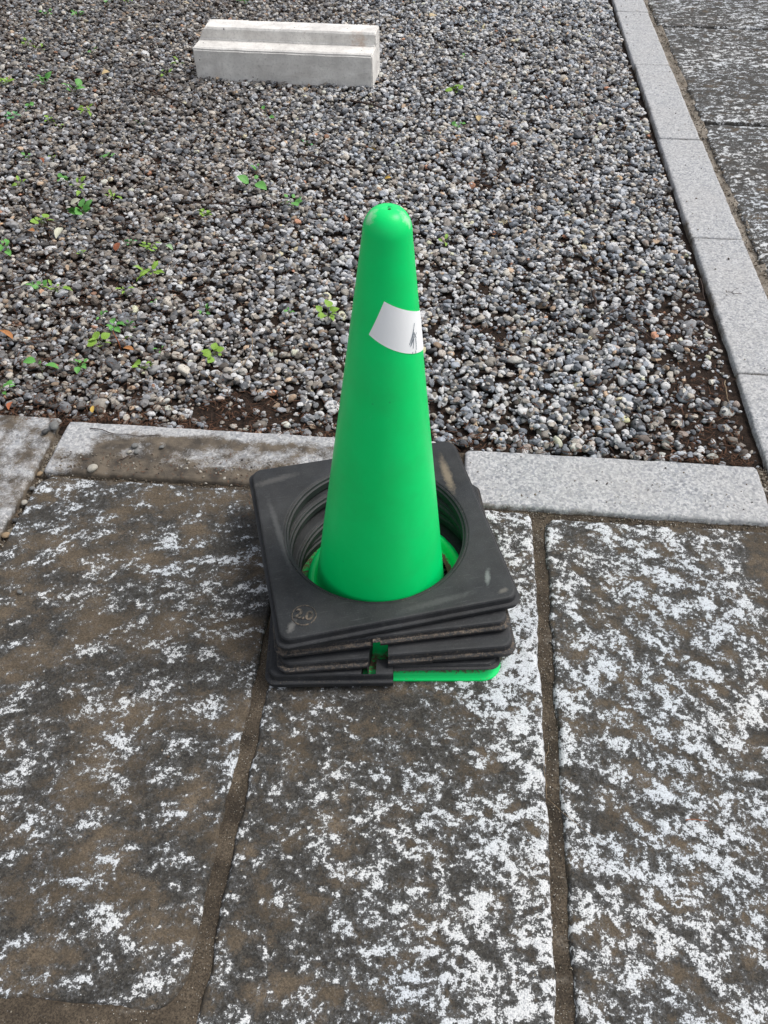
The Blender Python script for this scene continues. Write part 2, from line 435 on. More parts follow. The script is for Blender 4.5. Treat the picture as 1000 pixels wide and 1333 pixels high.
# ------------------------------------------------------------------ gravel: dropped one by one on a height map
def make_gravel():
    cell = 0.003
    nx = int((GX1 - GX0) / cell); ny = int((GY1 - GY0) / cell)
    gx = GX0 + (np.arange(nx) + 0.5) * cell; gy = GY0 + (np.arange(ny) + 0.5) * cell
    Xg, Yg = np.meshgrid(gx[::4], gy[::4])
    SP = np.repeat(np.repeat(sparse(Xg, Yg), 4, 0), 4, 1)[:ny, :nx]
    HM = np.repeat(np.repeat(soil_z(Xg, Yg), 4, 0), 4, 1)[:ny, :nx].copy()
    N = 150000
    px = rng.uniform(GX0, GX1, N); py = rng.uniform(GY0, GY1, N)
    size = np.exp(rng.normal(math.log(0.0072), 0.34, N))            # mean half-length
    small = rng.random(N) < 0.36
    size[small] *= 0.5
    size = np.clip(size, 0.0026, 0.0185)
    # fill big first, fines last
    order = np.argsort(-size + rng.normal(0, 0.006, N))
    asp = rng.uniform(0.58, 0.95, N); flat = rng.uniform(0.40, 0.68, N)
    keep = []; zs = []
    lim = -0.001
    u = rng.random(N)
    disc = {}
    for q in order:
        a = size[q]; b = a * asp[q]; c = a * flat[q] * 0.9
        x, y = px[q], py[q]
        if x > GX1 - b * 0.8 or y < GY0 + b * 0.8: continue
        ix = int((x - GX0) / cell); iy = int((y - GY0) / cell)
        sp = SP[min(iy, ny - 1), min(ix, nx - 1)]
        if u[q] < min(0.988, sp * (1.25 if a > 0.0062 else 0.95)): continue
        r = 0.5 * (a + b)
        n = max(1, int(round(r / cell)))
        if n not in disc:
            g = np.arange(-n, n + 1); D = (g[:, None] ** 2 + g[None, :] ** 2) / (n + 0.3) ** 2
            disc[n] = (D <= 1.0, np.sqrt(np.clip(1 - D, 0, 1)))
        if ix < n or iy < n or ix + n >= nx or iy + n >= ny: continue
        win = HM[iy - n:iy + n + 1, ix - n:ix + n + 1]
        msk, prof = disc[n]
        w = win[msk]
        zb = 0.45 * w.max() + 0.55 * w.mean()
        z = zb + c * (0.80 if sp < 0.4 else 0.5)
        top = z + c
        if top > lim + 0.002 + 0.005 * u[q]: continue
        keep.append(q); zs.append(z)
        np.maximum(win, np.where(msk, z + c * prof * 0.9, -1), out=win)
    keep = np.array(keep); zs = np.array(zs); n = len(keep)
    print('pebbles', n)
    P = np.stack([px[keep], py[keep], zs], 1)
    sc = np.stack([size[keep], size[keep] * asp[keep], size[keep] * flat[keep]], 1)
    rot = np.stack([rng.normal(0, 0.26, n), rng.normal(0, 0.26, n), rng.uniform(0, 6.283, n)], 1)
    x, y = P[:, 0], P[:, 1]
    pal = np.array([(0.155, 0.170, 0.192), (0.215, 0.228, 0.246), (0.31, 0.315, 0.322), (0.105, 0.115, 0.130), (0.055, 0.058, 0.064),
                    (0.27, 0.25, 0.22), (0.40, 0.37, 0.325), (0.52, 0.50, 0.46), (0.185, 0.168, 0.15), (0.41, 0.30, 0.21), (0.13, 0.108, 0.095), (0.42, 0.21, 0.13)])
    pr = np.array([.15, .16, .13, .12, .09, .09, .09, .07, .08, .028, .04, .005]); pr /= pr.sum()
    col = pal[rng.choice(len(pal), n, p=pr)] * np.exp(rng.normal(-0.05, 0.50, (n, 1)))
    warm = 0.14 + sstep(0.3, -0.9, x)[:, None] * 0.6 + 0.25 * fbm(x * 1.7, y * 1.7, 55, 3)[:, None]
    warm = np.clip(warm, 0, 1)
    film = np.array([0.155, 0.127, 0.100])
    mixf = warm * rng.uniform(0.1, 0.75, (n, 1))
    col = col * (1 - mixf) + film * mixf
    bright = 2.2 - 0.66 * sstep(0.2, -1.2, x) - 0.15 * sstep(1.5, 3.2, y) * sstep(0.2, -0.5, x)
    col = np.clip(col * bright[:, None], 0.01, 0.72)
    me = bpy.data.meshes.new('gravel')
    me.vertices.add(n); me.vertices.foreach_set('co', P.astype(np.float32).ravel())
    for nm, arr in (('peb_scale', sc), ('peb_rot', rot)):
        at = me.attributes.new(nm, 'FLOAT_VECTOR', 'POINT'); at.data.foreach_set('vector', arr.astype(np.float32).ravel())
    at = me.attributes.new('tint', 'FLOAT_COLOR', 'POINT')
    at.data.foreach_set('color', np.concatenate([col, np.ones((n, 1))], 1).astype(np.float32).ravel())
    at = me.attributes.new('pick', 'INT', 'POINT'); at.data.foreach_set('value', rng.integers(0, 10, n).astype(np.int32))
    o = link('gravel', me, None, kind='stuff', label='loose grey river gravel filling the bed behind the cone')
    g = bpy.data.node_groups.new('pebble_scatter', 'GeometryNodeTree')
    g.interface.new_socket('Geometry', in_out='INPUT', socket_type='NodeSocketGeometry')
    g.interface.new_socket('Geometry', in_out='OUTPUT', socket_type='NodeSocketGeometry')
    N_ = g.nodes; L = g.links.new
    gi = N_.new('NodeGroupInput'); go = N_.new('NodeGroupOutput')
    g2i = N_.new('GeometryNodeGeometryToInstance')
    for i in range(10):
        ico = N_.new('GeometryNodeMeshIcoSphere'); ico.inputs['Subdivisions'].default_value = 3 if i < 7 else 2
        nz = N_.new('ShaderNodeTexNoise'); nz.noise_dimensions = '4D'
        nz.inputs['W'].default_value = i * 7.3 + 1; nz.inputs['Scale'].default_value = 0.75; nz.inputs['Detail'].default_value = 2.0; nz.inputs['Roughness'].default_value = 0.42
        sub = N_.new('ShaderNodeVectorMath'); sub.operation = 'SUBTRACT'; sub.inputs[1].default_value = (0.5, 0.5, 0.5)
        scn = N_.new('ShaderNodeVectorMath'); scn.operation = 'SCALE'; scn.inputs['Scale'].default_value = (1.1, 1.6, 2.0)[i % 3]
        sp = N_.new('GeometryNodeSetPosition')
        L(ico.outputs['Mesh'], sp.inputs['Geometry'])
        L(nz.outputs['Color'], sub.inputs[0]); L(sub.outputs[0], scn.inputs[0]); L(scn.outputs[0], sp.inputs['Offset'])
        ss = N_.new('GeometryNodeSetShadeSmooth'); L(sp.outputs[0], ss.inputs['Geometry'])
        ss.inputs['Shade Smooth'].default_value = i < 7
        sm = N_.new('GeometryNodeSetMaterial'); sm.inputs['Material'].default_value = M_PEB
        L(ss.outputs[0], sm.inputs['Geometry'])
        L(sm.outputs[0], g2i.inputs[0])
    def na(name, dt):
        a = N_.new('GeometryNodeInputNamedAttribute'); a.data_type = dt; a.inputs['Name'].default_value = name
        return a.outputs['Attribute']
    iop = N_.new('GeometryNodeInstanceOnPoints')
    iop.inputs['Pick Instance'].default_value = True
    L(gi.outputs[0], iop.inputs['Points']); L(g2i.outputs[0], iop.inputs['Instance'])
    L(na('pick', 'INT'), iop.inputs['Instance Index'])
    L(na('peb_scale', 'FLOAT_VECTOR'), iop.inputs['Scale'])
    e2r = N_.new('FunctionNodeEulerToRotation'); L(na('peb_rot', 'FLOAT_VECTOR'), e2r.inputs[0])
    L(e2r.outputs[0], iop.inputs['Rotation'])
    L(iop.outputs[0], go.inputs[0])
    md = o.modifiers.new('scatter', 'NODES'); md.node_group = g
    me.materials.append(M_PEB)
    return o
make_gravel()

def make_grit():
    """sand grains and chips lying in the joints and over the stones"""
    pts = []
    def band(n, x0, x1, y0, y1, z, s0=0.0008, s1=0.0024):
        for _ in range(n):
            pts.append((random.uniform(x0, x1), random.uniform(y0, y1), z + random.uniform(-0.0008, 0.0012), random.uniform(s0, s1) * random.choice((1, 1, 1, 1.5))))
    band(1500, -0.192, -0.162, -0.75, 0.22, -0.0060, 0.0004, 0.0005)
    band(1400, 0.262, 0.289, -0.75, 0.215, -0.0060, 0.0004, 0.0009)
    band(700, -0.60, -0.16, -0.78, -0.67, -0.0015, 0.0004, 0.0010)
    band(600, 0.10, 0.71, 0.200, 0.220, -0.0055, 0.0005, 0.0014)
    band(500, -0.70, 0.1, 0.224, 0.238, -0.004, 0.0006, 0.0016)
    band(700, -0.7195, -0.703, -0.5, 0.36, -0.019, 0.0012, 0.0038)
    band(1500, 0.874, 0.905, 0.5, 4.2, -0.0035, 0.0008, 0.0024)
    band(260, 0.713, 0.735, 0.19, 0.38, -0.008, 0.001, 0.004)
    band(260, -0.68, 0.10, 0.245, 0.30, 0.0045)
    band(130, -0.18, 0.70, -0.7, 0.2, 0.001, 0.0006, 0.0014); band(160, -0.68, -0.2, -0.65, 0.2, 0.001, 0.0006, 0.0015)
    band(90, 0.745, 0.865, 0.4, 3.8, 0.0035, 0.0008, 0.0022); band(60, 0.14, 0.70, 0.24, 0.365, 0.006, 0.0006, 0.0016)
    P = np.array(pts); n = len(P)
    me = bpy.data.meshes.new('grit')
    me.vertices.add(n); me.vertices.foreach_set('co', P[:, :3].astype(np.float32).ravel())
    sc = P[:, 3:4] * np.array([[1, 0.8, 0.6]]) * rng.uniform(0.8, 1.2, (n, 3))
    rot = np.stack([rng.normal(0, .3, n), rng.normal(0, .3, n), rng.uniform(0, 6.28, n)], 1)
    for nm, arr in (('peb_scale', sc), ('peb_rot', rot)):
        at = me.attributes.new(nm, 'FLOAT_VECTOR', 'POINT'); at.data.foreach_set('vector', arr.astype(np.float32).ravel())
    pal = np.array([(0.30, 0.26, 0.20), (0.10, 0.08, 0.06), (0.20, 0.17, 0.13), (0.55, 0.52, 0.46), (0.04, 0.035, 0.03), (0.16, 0.12, 0.085)])
    col = pal[rng.choice(6, n, p=[.2, .2, .2, .1, .12, .18])]
    at = me.attributes.new('tint', 'FLOAT_COLOR', 'POINT')
    at.data.foreach_set('color', np.concatenate([col, np.ones((n, 1))], 1).astype(np.float32).ravel())
    at = me.attributes.new('pick', 'INT', 'POINT'); at.data.foreach_set('value', rng.integers(7, 10, n).astype(np.int32))
    me.materials.append(M_PEB)
    o = link('grit', me, None, kind='stuff', label='sand grains and stone chips in the paving joints')
    md = o.modifiers.new('scatter', 'NODES'); md.node_group = bpy.data.node_groups['pebble_scatter']
make_grit()

# ------------------------------------------------------------------ pavement
def bed_z(x, y):
    z = -0.0075 + 0.0022 * fbm(x * 10, y * 10, 31, 3) + 0.0008 * fbm(x * 60, y * 60, 2, 2)
    z = z + 0.006 * sstep(0.02, 0.0, np.abs(y + 0.70) - 0.03) * sstep(-0.1, -0.2, x)
    z = z - 0.016 * sstep(-0.685, -0.695, x) * sstep(-0.74, -0.70, x)      # the open joint on the left
    return z
pavement = sheet('pavement', -2.2, 0.735, -2.4, 0.372, 0.01, bed_z, M_MORTAR, kind='structure')
def bed2(x, y):
    z = -0.005 + 0.003 * fbm(x * 9, y * 9, 61, 3) - 0.03 * sstep(0.915, 0.925, x)
    return z - 0.010 * sstep(0.005, 0.0, np.abs(x - 0.898 - 0.006 * np.sin(y * 13)) - 0.002)
paving2 = sheet('footpath', 0.868, 2.9, -2.4, 6.6, 0.014, bed2, mat_mortar(True), kind='structure')
sheet('path_edge_bed', 0.7345, 0.8682, -2.4, 6.6, 0.06, -0.03, M_SOIL, kind='structure')

def slab(name, x0, x1, y0, y1, step, rel_f, mat, parent, seed, wob=0.004, corner=0.02, amp=0.0022, round_=0.007, top=0.0, thick=0.05, silt_f=None, attrn='relief', label=None, edge_dark=0.0):
    nx = int(round((x1 - x0) / step)) + 1; ny = int(round((y1 - y0) / step)) + 1
    U, Vv = np.meshgrid(np.linspace(0, 1, nx), np.linspace(0, 1, ny))
    Y0 = y0 + Vv * (y1 - y0); X0 = x0 + U * (x1 - x0)
    def cr(t, r):      # inset near a corner
        t = np.clip(t / r, 0, 1); return r * (1 - np.sqrt(np.clip(1 - (1 - t) ** 2, 0, 1)))
    dy = np.minimum(Y0 - y0, y1 - Y0)
    c = cr(dy, corner) if corner > 0 else 0
    xl = x0 + wob * fbm(Y0 * 14, Y0 * 0 + 3.1, seed, 4, 0.6) + c
    xr = x1 + wob * fbm(Y0 * 14, Y0 * 0 + 8.7, seed + 5, 4, 0.6) - c
    yl = y0 + wob * fbm(X0 * 14, X0 * 0 + 1.1, seed + 9, 4, 0.6)
    yr = y1 + wob * fbm(X0 * 14, X0 * 0 + 5.3, seed + 13, 4, 0.6)
    X = xl + U * (xr - xl); Y = yl + Vv * (yr - yl)
    d = np.minimum(np.minimum(X - xl, xr - X), np.minimum(Y - yl, yr - Y))
    rel = rel_f(X, Y, d)
    silt = silt_f(X, Y, rel) if silt_f else np.zeros_like(X)
    h = amp * np.clip(rel, -1.4, 1.6)
    h = h * (1 - 0.7 * np.clip(silt, 0, 1)) + 0.25 * amp * fbm(X * 160, Y * 160, seed + 40, 2)
    t = np.clip(1 - d / round_, 0, 1)
    Z = top + h * np.clip(d / round_, 0.2, 1) - round_ * 0.75 * (1 - np.sqrt(np.clip(1 - t * t, 0, 1)))
    V = np.stack([X, Y, Z], -1).reshape(-1, 3)
    i = np.arange(nx * ny).reshape(ny, nx)
    F = np.stack([i[:-1, :-1], i[:-1, 1:], i[1:, 1:], i[1:, :-1]], -1).reshape(-1, 4)
    loop = np.concatenate([i[0, :-1], i[:-1, -1], i[-1, :0:-1], i[:0:-1, 0]])
    low = V[loop].copy(); low[:, 2] = top - thick
    base = len(V); k = len(loop); j = np.arange(k); jn = (j + 1) % k
    F2 = np.stack([loop[j], base + j, base + jn, loop[jn]], -1)
    V = np.concatenate([V, low]); F = np.concatenate([F, F2])
    me = np_mesh(name, V, F)
    rr = np.concatenate([rel.ravel(), rel.ravel()[loop] - 1.0]); 
    if attrn == 'relief':
        attr(me, 'relief', rr); attr(me, 'silt', np.concatenate([silt.ravel(), silt.ravel()[loop] + 0.4]))
    else:
        attr(me, 'grime', np.concatenate([silt.ravel(), silt.ravel()[loop] + 2.2]))
    o = link(name, me, mat, parent)
    if label: o['label'] = label
    return o

def relief(seed, bias, ang, st=1.9, f=21.0, gain=0.72, edge=0.12, region=None):
    c, s = math.cos(ang), math.sin(ang)
    def fn(X, Y, d):
        wx = 0.012 * fbm(X * 11, Y * 11, seed + 70, 2); wy = 0.012 * fbm(X * 11, Y * 11, seed + 71, 2)
        a = (c * X + s * Y + wx) * f / st; b = (-s * X + c * Y + wy) * f
        n = fbm(a, b, seed, 5, gain)
        r = 1 - 2.2 * np.abs(fbm(a * 0.8 + 5, b * 0.8, seed + 3, 3, 0.55))
        v = 0.72 * n + 0.42 * r - 0.10 + bias + 0.22 * fbm(X * 4, Y * 4, seed + 8, 2)
        if region is not None: v = v + region(X, Y)
        return v + edge * sstep(0.03, 0.0, d)
    return fn
def siltf(seed, bias, f=11.0):
    def fn(X, Y, rel):
        return fbm(X * f * 0.7, Y * f, seed, 3, 0.55) * 0.75 + bias - 0.35 * np.clip(rel + 0.4, -1, 1)
    return fn

slab('paving_stone', -0.702, -0.189, -0.660, 0.226, 0.0035, relief(101, -0.50, 0.25, 1.8, 31, edge=0.12, region=lambda X, Y: 0.05 * sstep(-0.40, -0.2, X)), M_SLAB, pavement, 1,
     silt_f=siltf(201, 0.17, 13), round_=0.007, corner=0.045, label='browner paving slab with silt patches and few white marks')
slab('paving_stone', -0.165, 0.265, -1.02, 0.212, 0.0035, relief(102, -0.32, -0.2, 1.5, 42, region=lambda X, Y: -0.26 * sstep(0.11, 0.03, np.hypot((X - 0.04) / 1.6, Y + 0.25)) - 0.18 * sstep(0.08, 0.02, np.hypot(X - 0.17, Y + 0.33)) + 0.25 * sstep(0.0, 0.22, X) - 0.1 * sstep(-0.1, -0.2, Y) * sstep(0.1, 0, X)), M_SLAB, pavement, 2,
     silt_f=siltf(202, 0.0, 20), round_=0.008, label='narrow middle paving slab under the cone')
slab('paving_stone', 0.287, 0.712, -1.02, 0.200, 0.0035, relief(103, -0.17, -0.6, 1.6, 37, region=lambda X, Y: -0.9 * sstep(0.10, 0.03, np.hypot(X - 0.70, (Y - 0.12) * 0.7))), M_SLAB, pavement, 3,
     silt_f=siltf(203, 0.12, 24), round_=0.008, corner=0.022, label='whitest paving slab beside the brown joint')
# finer-dressed slab on the far left and others past the frame
def fine_rel(seed, bias):
    return lambda X, Y, d: 0.9 * fbm(X * 95, Y * 95, seed, 3, 0.8) + bias + 0.5 * fbm(X * 6, Y * 6, seed + 2, 3)
slab('paving_stone', -1.25, -0.7195, -0.55, 0.402, 0.005, lambda X, Y, d: 0.9 * fbm(X * 60, Y * 60, 104, 3, 0.7), M_KERB, pavement, 4, wob=0.002, amp=0.0010,
     silt_f=lambda X, Y, rel: 0.20 + 0.50 * fbm(X * 12, Y * 12, 44, 4, 0.7), attrn='grime', round_=0.006, corner=0.008, label='smoother grey slab left of the open joint')
for (a, b, c_, d_, sd_) in ((-0.70, -0.20, -1.6, -0.745, 5), (-1.25, -0.72, -1.5, -0.58, 6), (-1.80, -1.27, -0.7, 0.40, 7), (-0.16, 0.26, -1.9, -1.05, 8), (0.286, 0.71, -1.9, -1.05, 9), (-1.8, -1.27, -1.6, -0.73, 10)):
    slab('paving_stone', a, b, c_, d_, 0.012, relief(110 + sd_, -0.2, 0.1 * sd_), M_SLAB, pavement, sd_ * 3, silt_f=siltf(210 + sd_, 0.1), round_=0.012)
# footpath slabs beyond the kerb
ys = [-1.9, -0.85, 0.15, 1.165, 2.095, 3.105, 4.1, 5.1, 6.1]
for i in range(len(ys) - 1):
    for (xa, xb) in ((0.901, 1.86), (1.885, 2.85)):
        fine = xa < 1 and 1 < ys[i + 1] < 4.5
        if i == 2: pass
        slab('paving_stone', xa + 0.006 * math.sin(i * 2.1), xb, ys[i] + 0.012, ys[i + 1] - 0.012, 0.007 if fine else 0.02,
             relief(130 + i * 2 + (xa > 1), -0.34, 0.05 * (i % 3 - 1), 2.0, 46, 0.75, edge=0.0), M_SLAB, paving2, 60 + i * 7 + (xa > 1) * 3, wob=0.006 if xa < 1 else 0.004,
             silt_f=siltf(230 + i, -0.15, 22), round_=0.005 if fine else 0.022, corner=0.012, amp=0.003, top=-0.003)

# kerbs
kerb = link('kerb', None)
def kerb_surf(X, Y, d): return 0.5 * fbm(X * 70, Y * 70, 301, 3, 0.6)
def g_zero(X, Y, rel):
    e = np.minimum(np.minimum(X - X[:, :1], X[:, -1:] - X), np.minimum(Y - Y[:1], Y[-1:] - Y))
    return -0.62 + 0.35 * fbm(X * 6, Y * 6, 5, 4, 0.6) + 0.55 * sstep(0.010, 0.0, e) + 0.25 * sstep(0.05, 0.0, e) * fbm(X * 20, Y * 20, 6, 2)
def g_dirty(X, Y, rel):
    v = 0.50 + 0.50 * fbm(X * 9, Y * 16, 15, 4, 0.6) + 0.35 * sstep(0.30, 0.25, Y)
    v = v - 0.8 * sstep(0.345, 0.375, Y + 0.10 * (X + 0.69) * 0)        # pale back edge
    v = v - 0.7 * sstep(-0.585, -0.66, X)                                    # clean left end
    v = v - 0.48 * sstep(-0.40, -0.30, X) * sstep(0.9, 0.2, np.abs(Y - 0.30) * 20)
    return v
kerb['kind'] = 'structure'
slab('kerb_stone', -0.698, 0.112, 0.236, 0.388, 0.004, kerb_surf, M_KERB, kerb, 81, wob=0.0022, amp=0.0007, top=0.004, thick=0.09, round_=0.006, corner=0.006, silt_f=g_dirty, attrn='grime', label='long kerb stone stained brown with silt')
slab('kerb_stone', 0.134, 0.712, 0.218, 0.372, 0.004, kerb_surf, M_KERB, kerb, 82, wob=0.0018, amp=0.0006, top=0.005, thick=0.09, round_=0.005, corner=0.012, silt_f=g_zero, attrn='grime', label='clean pale speckled kerb stone right of the cone')
ky = [-1.95, -1.30, -0.63, 0.03, 0.681, 1.290, 1.941, 2.619, 3.27, 3.92, 4.57, 5.22, 5.87, 6.5]
for i in range(len(ky) - 1):
    slab('kerb_stone', 0.7365 + 0.0015 * math.sin(i * 3.3), 0.872 + 0.003 * math.sin(i * 1.7), ky[i] + 0.0022, ky[i + 1] - 0.0022, 0.005 if 2 < i < 9 else 0.02, kerb_surf, M_KERB, kerb, 90 + i * 3, wob=0.0017,
         amp=0.0006, top=0.002 + 0.001 * math.sin(i * 2.3), thick=0.10, round_=0.003, corner=0.005, silt_f=g_zero, attrn='grime')

# ------------------------------------------------------------------ rubber weights
def rsq(half, rad, n_c=8, n_e=26):
    """rounded square outline as (points, outward normals), counter-clockwise, corner-dense"""
    P = []
    for q in range(4):
        a0 = q * math.pi / 2
        cx, cy = (half - rad) * (1 if q in (0, 3) else -1), (half - rad) * (1 if q in (0, 1) else -1)
        for k in range(n_c + 1):
            a = a0 + k / n_c * math.pi / 2
            P.append((cx + rad * math.cos(a), cy + rad * math.sin(a)))
        # edge to next corner
        q2 = (q + 1) % 4; a1 = a0 + math.pi / 2
        cx2, cy2 = (half - rad) * (1 if q2 in (0, 3) else -1), (half - rad) * (1 if q2 in (0, 1) else -1)
        e0 = Vector((cx + rad * math.cos(a1), cy + rad * math.sin(a1))); e1 = Vector((cx2 + rad * math.cos(a1), cy2 + rad * math.sin(a1)))
        for k in range(1, n_e):
            P.append(tuple(e0.lerp(e1, k / n_e)))
    return P
def ring_mesh(name, T, zlo_f, zhi_f, seed, half=0.19, hole=0.147, dusty=0.6, lip=True):
    base = rsq(half, 0.018)
    # crisp verticals where the height steps
    out = []
    n = len(base)
    for i in range(n):
        p = base[i]; out.append(p)
        q = base[(i + 1) % n]
        for s in STEPS:
            if (p[0] - s) * (q[0] - s) < 0:
                t = (s - p[0]) / (q[0] - p[0])
                for e in (-1e-4, 1e-4):
                    tt = t + e / (q[0] - p[0]) * 1
                    out.append((p[0] + (q[0] - p[0]) * tt, p[1] + (q[1] - p[1]) * tt))
                if out[-2][0] > out[-1][0] and q[0] > p[0] or out[-2][0] < out[-1][0] and q[0] < p[0]:
                    out[-1], out[-2] = out[-2], out[-1]
    n = len(out)
    V = []; D = []
    rows = []
    def row(pts_z, dust):
        rows.append((pts_z, dust))
    A = [math.atan2(p[1], p[0]) for p in out]
    def circ(r, zf): return [(r * math.cos(a), r * math.sin(a), zf(i)) for i, a in enumerate(A)]
    def sq(inset, zf):
        r = []
        for i, p in enumerate(out):
            s = 1 - inset / half
            if CUT and p[0] > 0.016 and p[1] < -0.1: p = (p[0], p[1] * 0.915)
            w = 0.0008 * perlin(np.array([p[0] * 12 + seed]), np.array([p[1] * 12]), seed)[0]
            r.append((p[0] * s * (1 + w), p[1] * s * (1 + w), zf(i)))
        return r
    lo = [zlo_f(p[0], p[1]) for p in out]; hi = [zhi_f(p[0], p[1]) for p in out]
    mid = [min(h - 0.0035, max(l + 0.003, l + (h - l) * 0.48)) for l, h in zip(lo, hi)]
    H = lambda d: (lambda i: hi[i] + d)
    trench = [CUT and -0.036 < p[0] < -0.012 and p[1] < 0 for p in out]      # hollow behind the front wall
    HI = lambda d: (lambda i: 0.0065 + d if trench[i] else hi[i] + d)
    Lo = lambda d: (lambda i: lo[i] + d)
    Mi = lambda d: (lambda i: mid[i] + d)
    row(circ(hole + 0.006, Lo(0)), 0.1)
    row(circ(hole, Lo(0.004)), 0.2)
    row(circ(hole, HI(-0.007)), 0.1)
    row(circ(hole + 0.0030, HI(-0.0055)), 0.4)
    row(circ(hole + 0.0042, HI(-0.0018)), 0.1)
    row(circ(hole + 0.0068, HI(-0.0008)), 0.15)
    row(circ(hole + 0.0078, HI(-0.0016)), 0.5)
    row(circ(hole + 0.0092, HI(-0.0004)), 0.0)
    row(circ(hole + 0.011, HI(0)), 0.0)
    row(sq(0.0105, HI(0)), 0.05)
    row(sq(0.0082, H(-0.0006)), 0.1)
    row(sq(0.0068, H(-0.0028)), 0.15 + 0.28 * dusty)
    row(sq(0.0062, Mi(0.0022)), 0.50 * dusty)
    row(sq(0.0058, Mi(0.0006)), 0.70 * dusty + 0.02)
    row(sq(0.0016, Mi(0.0)), 0.56 * dusty + 0.02)
    row(sq(0.0004, Mi(-0.0012)), 0.55 * dusty)
    row(sq(0.0016, Lo(0.0022)), 0.42 * dusty)
    row(sq(0.0040, Lo(0)), 0.1)
    verts = []; dust = []
    for pts, du in rows:
        for p in pts:
            # circle must stay inside the outline where the wall is thin
            verts.append(p); dust.append(du)
    m = len(rows); F = []
    for r in range(m):
        r2 = (r + 1) % m
        for i in range(n):
            j = (i + 1) % n
            F.append((r * n + i, r2 * n + i, r2 * n + j, r * n + j))
    me = mesh(name, verts, F, smooth=False)
    bm = bmesh.new(); bm.from_mesh(me); bmesh.ops.recalc_face_normals(bm, faces=bm.faces); bm.to_mesh(me); bm.free()
    attr(me, 'dust', dust)
    return me
STEPS = []; CUT = False
c18 = R(18)
def weight(label, z0, rot, cx, cy, zlo, zhi, seed, steps, dusty, half=0.19, tilt=(0, 0), cut=False):
    global STEPS, CUT
    STEPS = steps; CUT = cut
    t = thing('rubber_weight', label, 'cone weight', (cx, cy, z0), (tilt[0], tilt[1], rot), 'square rubber weights stacked round the cone')
    o = link('weight_body', ring_mesh('weight_body', 0.024, zlo, zhi, seed, half=half, dusty=dusty), M_RUB, t)
    return t
# lowest: left half sits on the ground, right half is cut away from below
weight('black rubber weight lowest in the stack, its left half flat on the paving', 0.004, R(6), -0.0025, -0.0086,
       lambda x, y: 0.0 if x < 0.016 else 0.018, lambda x, y: 0.0274 if (-0.052 < x < -0.012 and y < 0) else 0.0275, 3, [-0.036, -0.012, 0.016], 0.55, half=0.186, cut=True)
weight('dusty black rubber weight second from the bottom, notched under the green gap', 0.032, R(10), 0.006, 0.013,
       lambda x, y: -0.0235 if (-0.048 < x < -0.016 and y < 0) else (0.0 if x < 0.055 else 0.003), lambda x, y: -0.0205 if (-0.048 < x < -0.016 and y < 0) else (0.0215 if x < -0.016 else 0.0265), 5, [-0.048, -0.016, 0.055], 0.9, half=0.1885)
weight('dirt-caked black rubber weight just beneath the top one', 0.0585, R(13.2), -0.010, 0.030,
       lambda x, y: 0.001 if x < -0.036 else (0.014 if x < -0.024 else 0.003), lambda x, y: 0.0225, 7, [-0.036, -0.024], 1.0, half=0.187)
topw = weight('clean grey-black rubber weight on top of the stack, embossed with 2.0', 0.0815, c18, -0.017, 0.048,
       lambda x, y: 0.0, lambda x, y: 0.024, 9, [], 0.12, half=0.195)
topw.children[0].data.materials[0] = mat_rubber((
    (0.153, 0.100, R(88), 0.050, 0.009, (0.24, 0.19, 0.135), 0.75), (0.152, -0.140, R(70), 0.018, 0.005, (0.24, 0.26, 0.25), 0.6),
    (0.168, -0.172, R(20), 0.010, 0.005, (0.20, 0.18, 0.16), 0.5), (-0.160, 0.03, R(95), 0.09, 0.006, (0.12, 0.12, 0.12), 0.5),
    (-0.150, 0.155, R(10), 0.05, 0.008, (0.11, 0.105, 0.10), 0.5), (0.06, -0.170, R(5), 0.07, 0.007, (0.10, 0.10, 0.10), 0.45), (-0.168, -0.165, R(60), 0.014, 0.006, (0.22, 0.21, 0.20), 0.5)))
# embossed 2.0 in a ring
def text_mesh(body, size, extrude):
    cu = bpy.data.curves.new('t', 'FONT'); cu.body = body; cu.size = size; cu.extrude = extrude; cu.align_x = 'CENTER'; cu.align_y = 'CENTER'
    cu.offset = 0.0007
    cu.resolution_u = 4
    o = bpy.data.objects.new('t', cu); COL.objects.link(o)
    dg = bpy.context.evaluated_depsgraph_get()
    me = bpy.data.meshes.new_from_object(o.evaluated_get(dg))
    bpy.data.objects.remove(o); bpy.data.curves.remove(cu)
    return me
tm = text_mesh('2.0', 0.0235, 0.0011); attr(tm, 'dust', [0.72] * len(tm.vertices)); tm.materials.clear()  # numerals toned lighter through the dust mask, standing in for their highlights
inv = Matrix.Rotation(-c18, 3, 'Z')
ep = inv @ Vector((-0.110 + 0.017, -0.139 - 0.048, 0))
em = link('embossed_numerals', tm, M_RUB, topw); em.location = (ep.x, ep.y, 0.0243); em.rotation_euler = (0, 0, R(-26))
def annulus(r0, r1, h, n=40):
    V = []; F = []
    prof = [(r0, 0), (r0 + 0.0003, h), (r1 - 0.0003, h), (r1, 0)]
    for i in range(n):
        a = i / n * 2 * math.pi
        for r, z in prof: V.append((r * math.cos(a), r * math.sin(a), z))
    for i in range(n):
        for k in range(3):
            F.append((i * 4 + k, ((i + 1) % n) * 4 + k, ((i + 1) % n) * 4 + k + 1, i * 4 + k + 1))
    return mesh('annulus', V, F)
am = annulus(0.0174, 0.0196, 0.0012); attr(am, 'dust', [0.70] * len(am.vertices))  # circle painted lighter the same way, highlight put into the colour
er = link('embossed_circle', am, M_RUB, topw); er.location = (ep.x, ep.y, 0.0239)

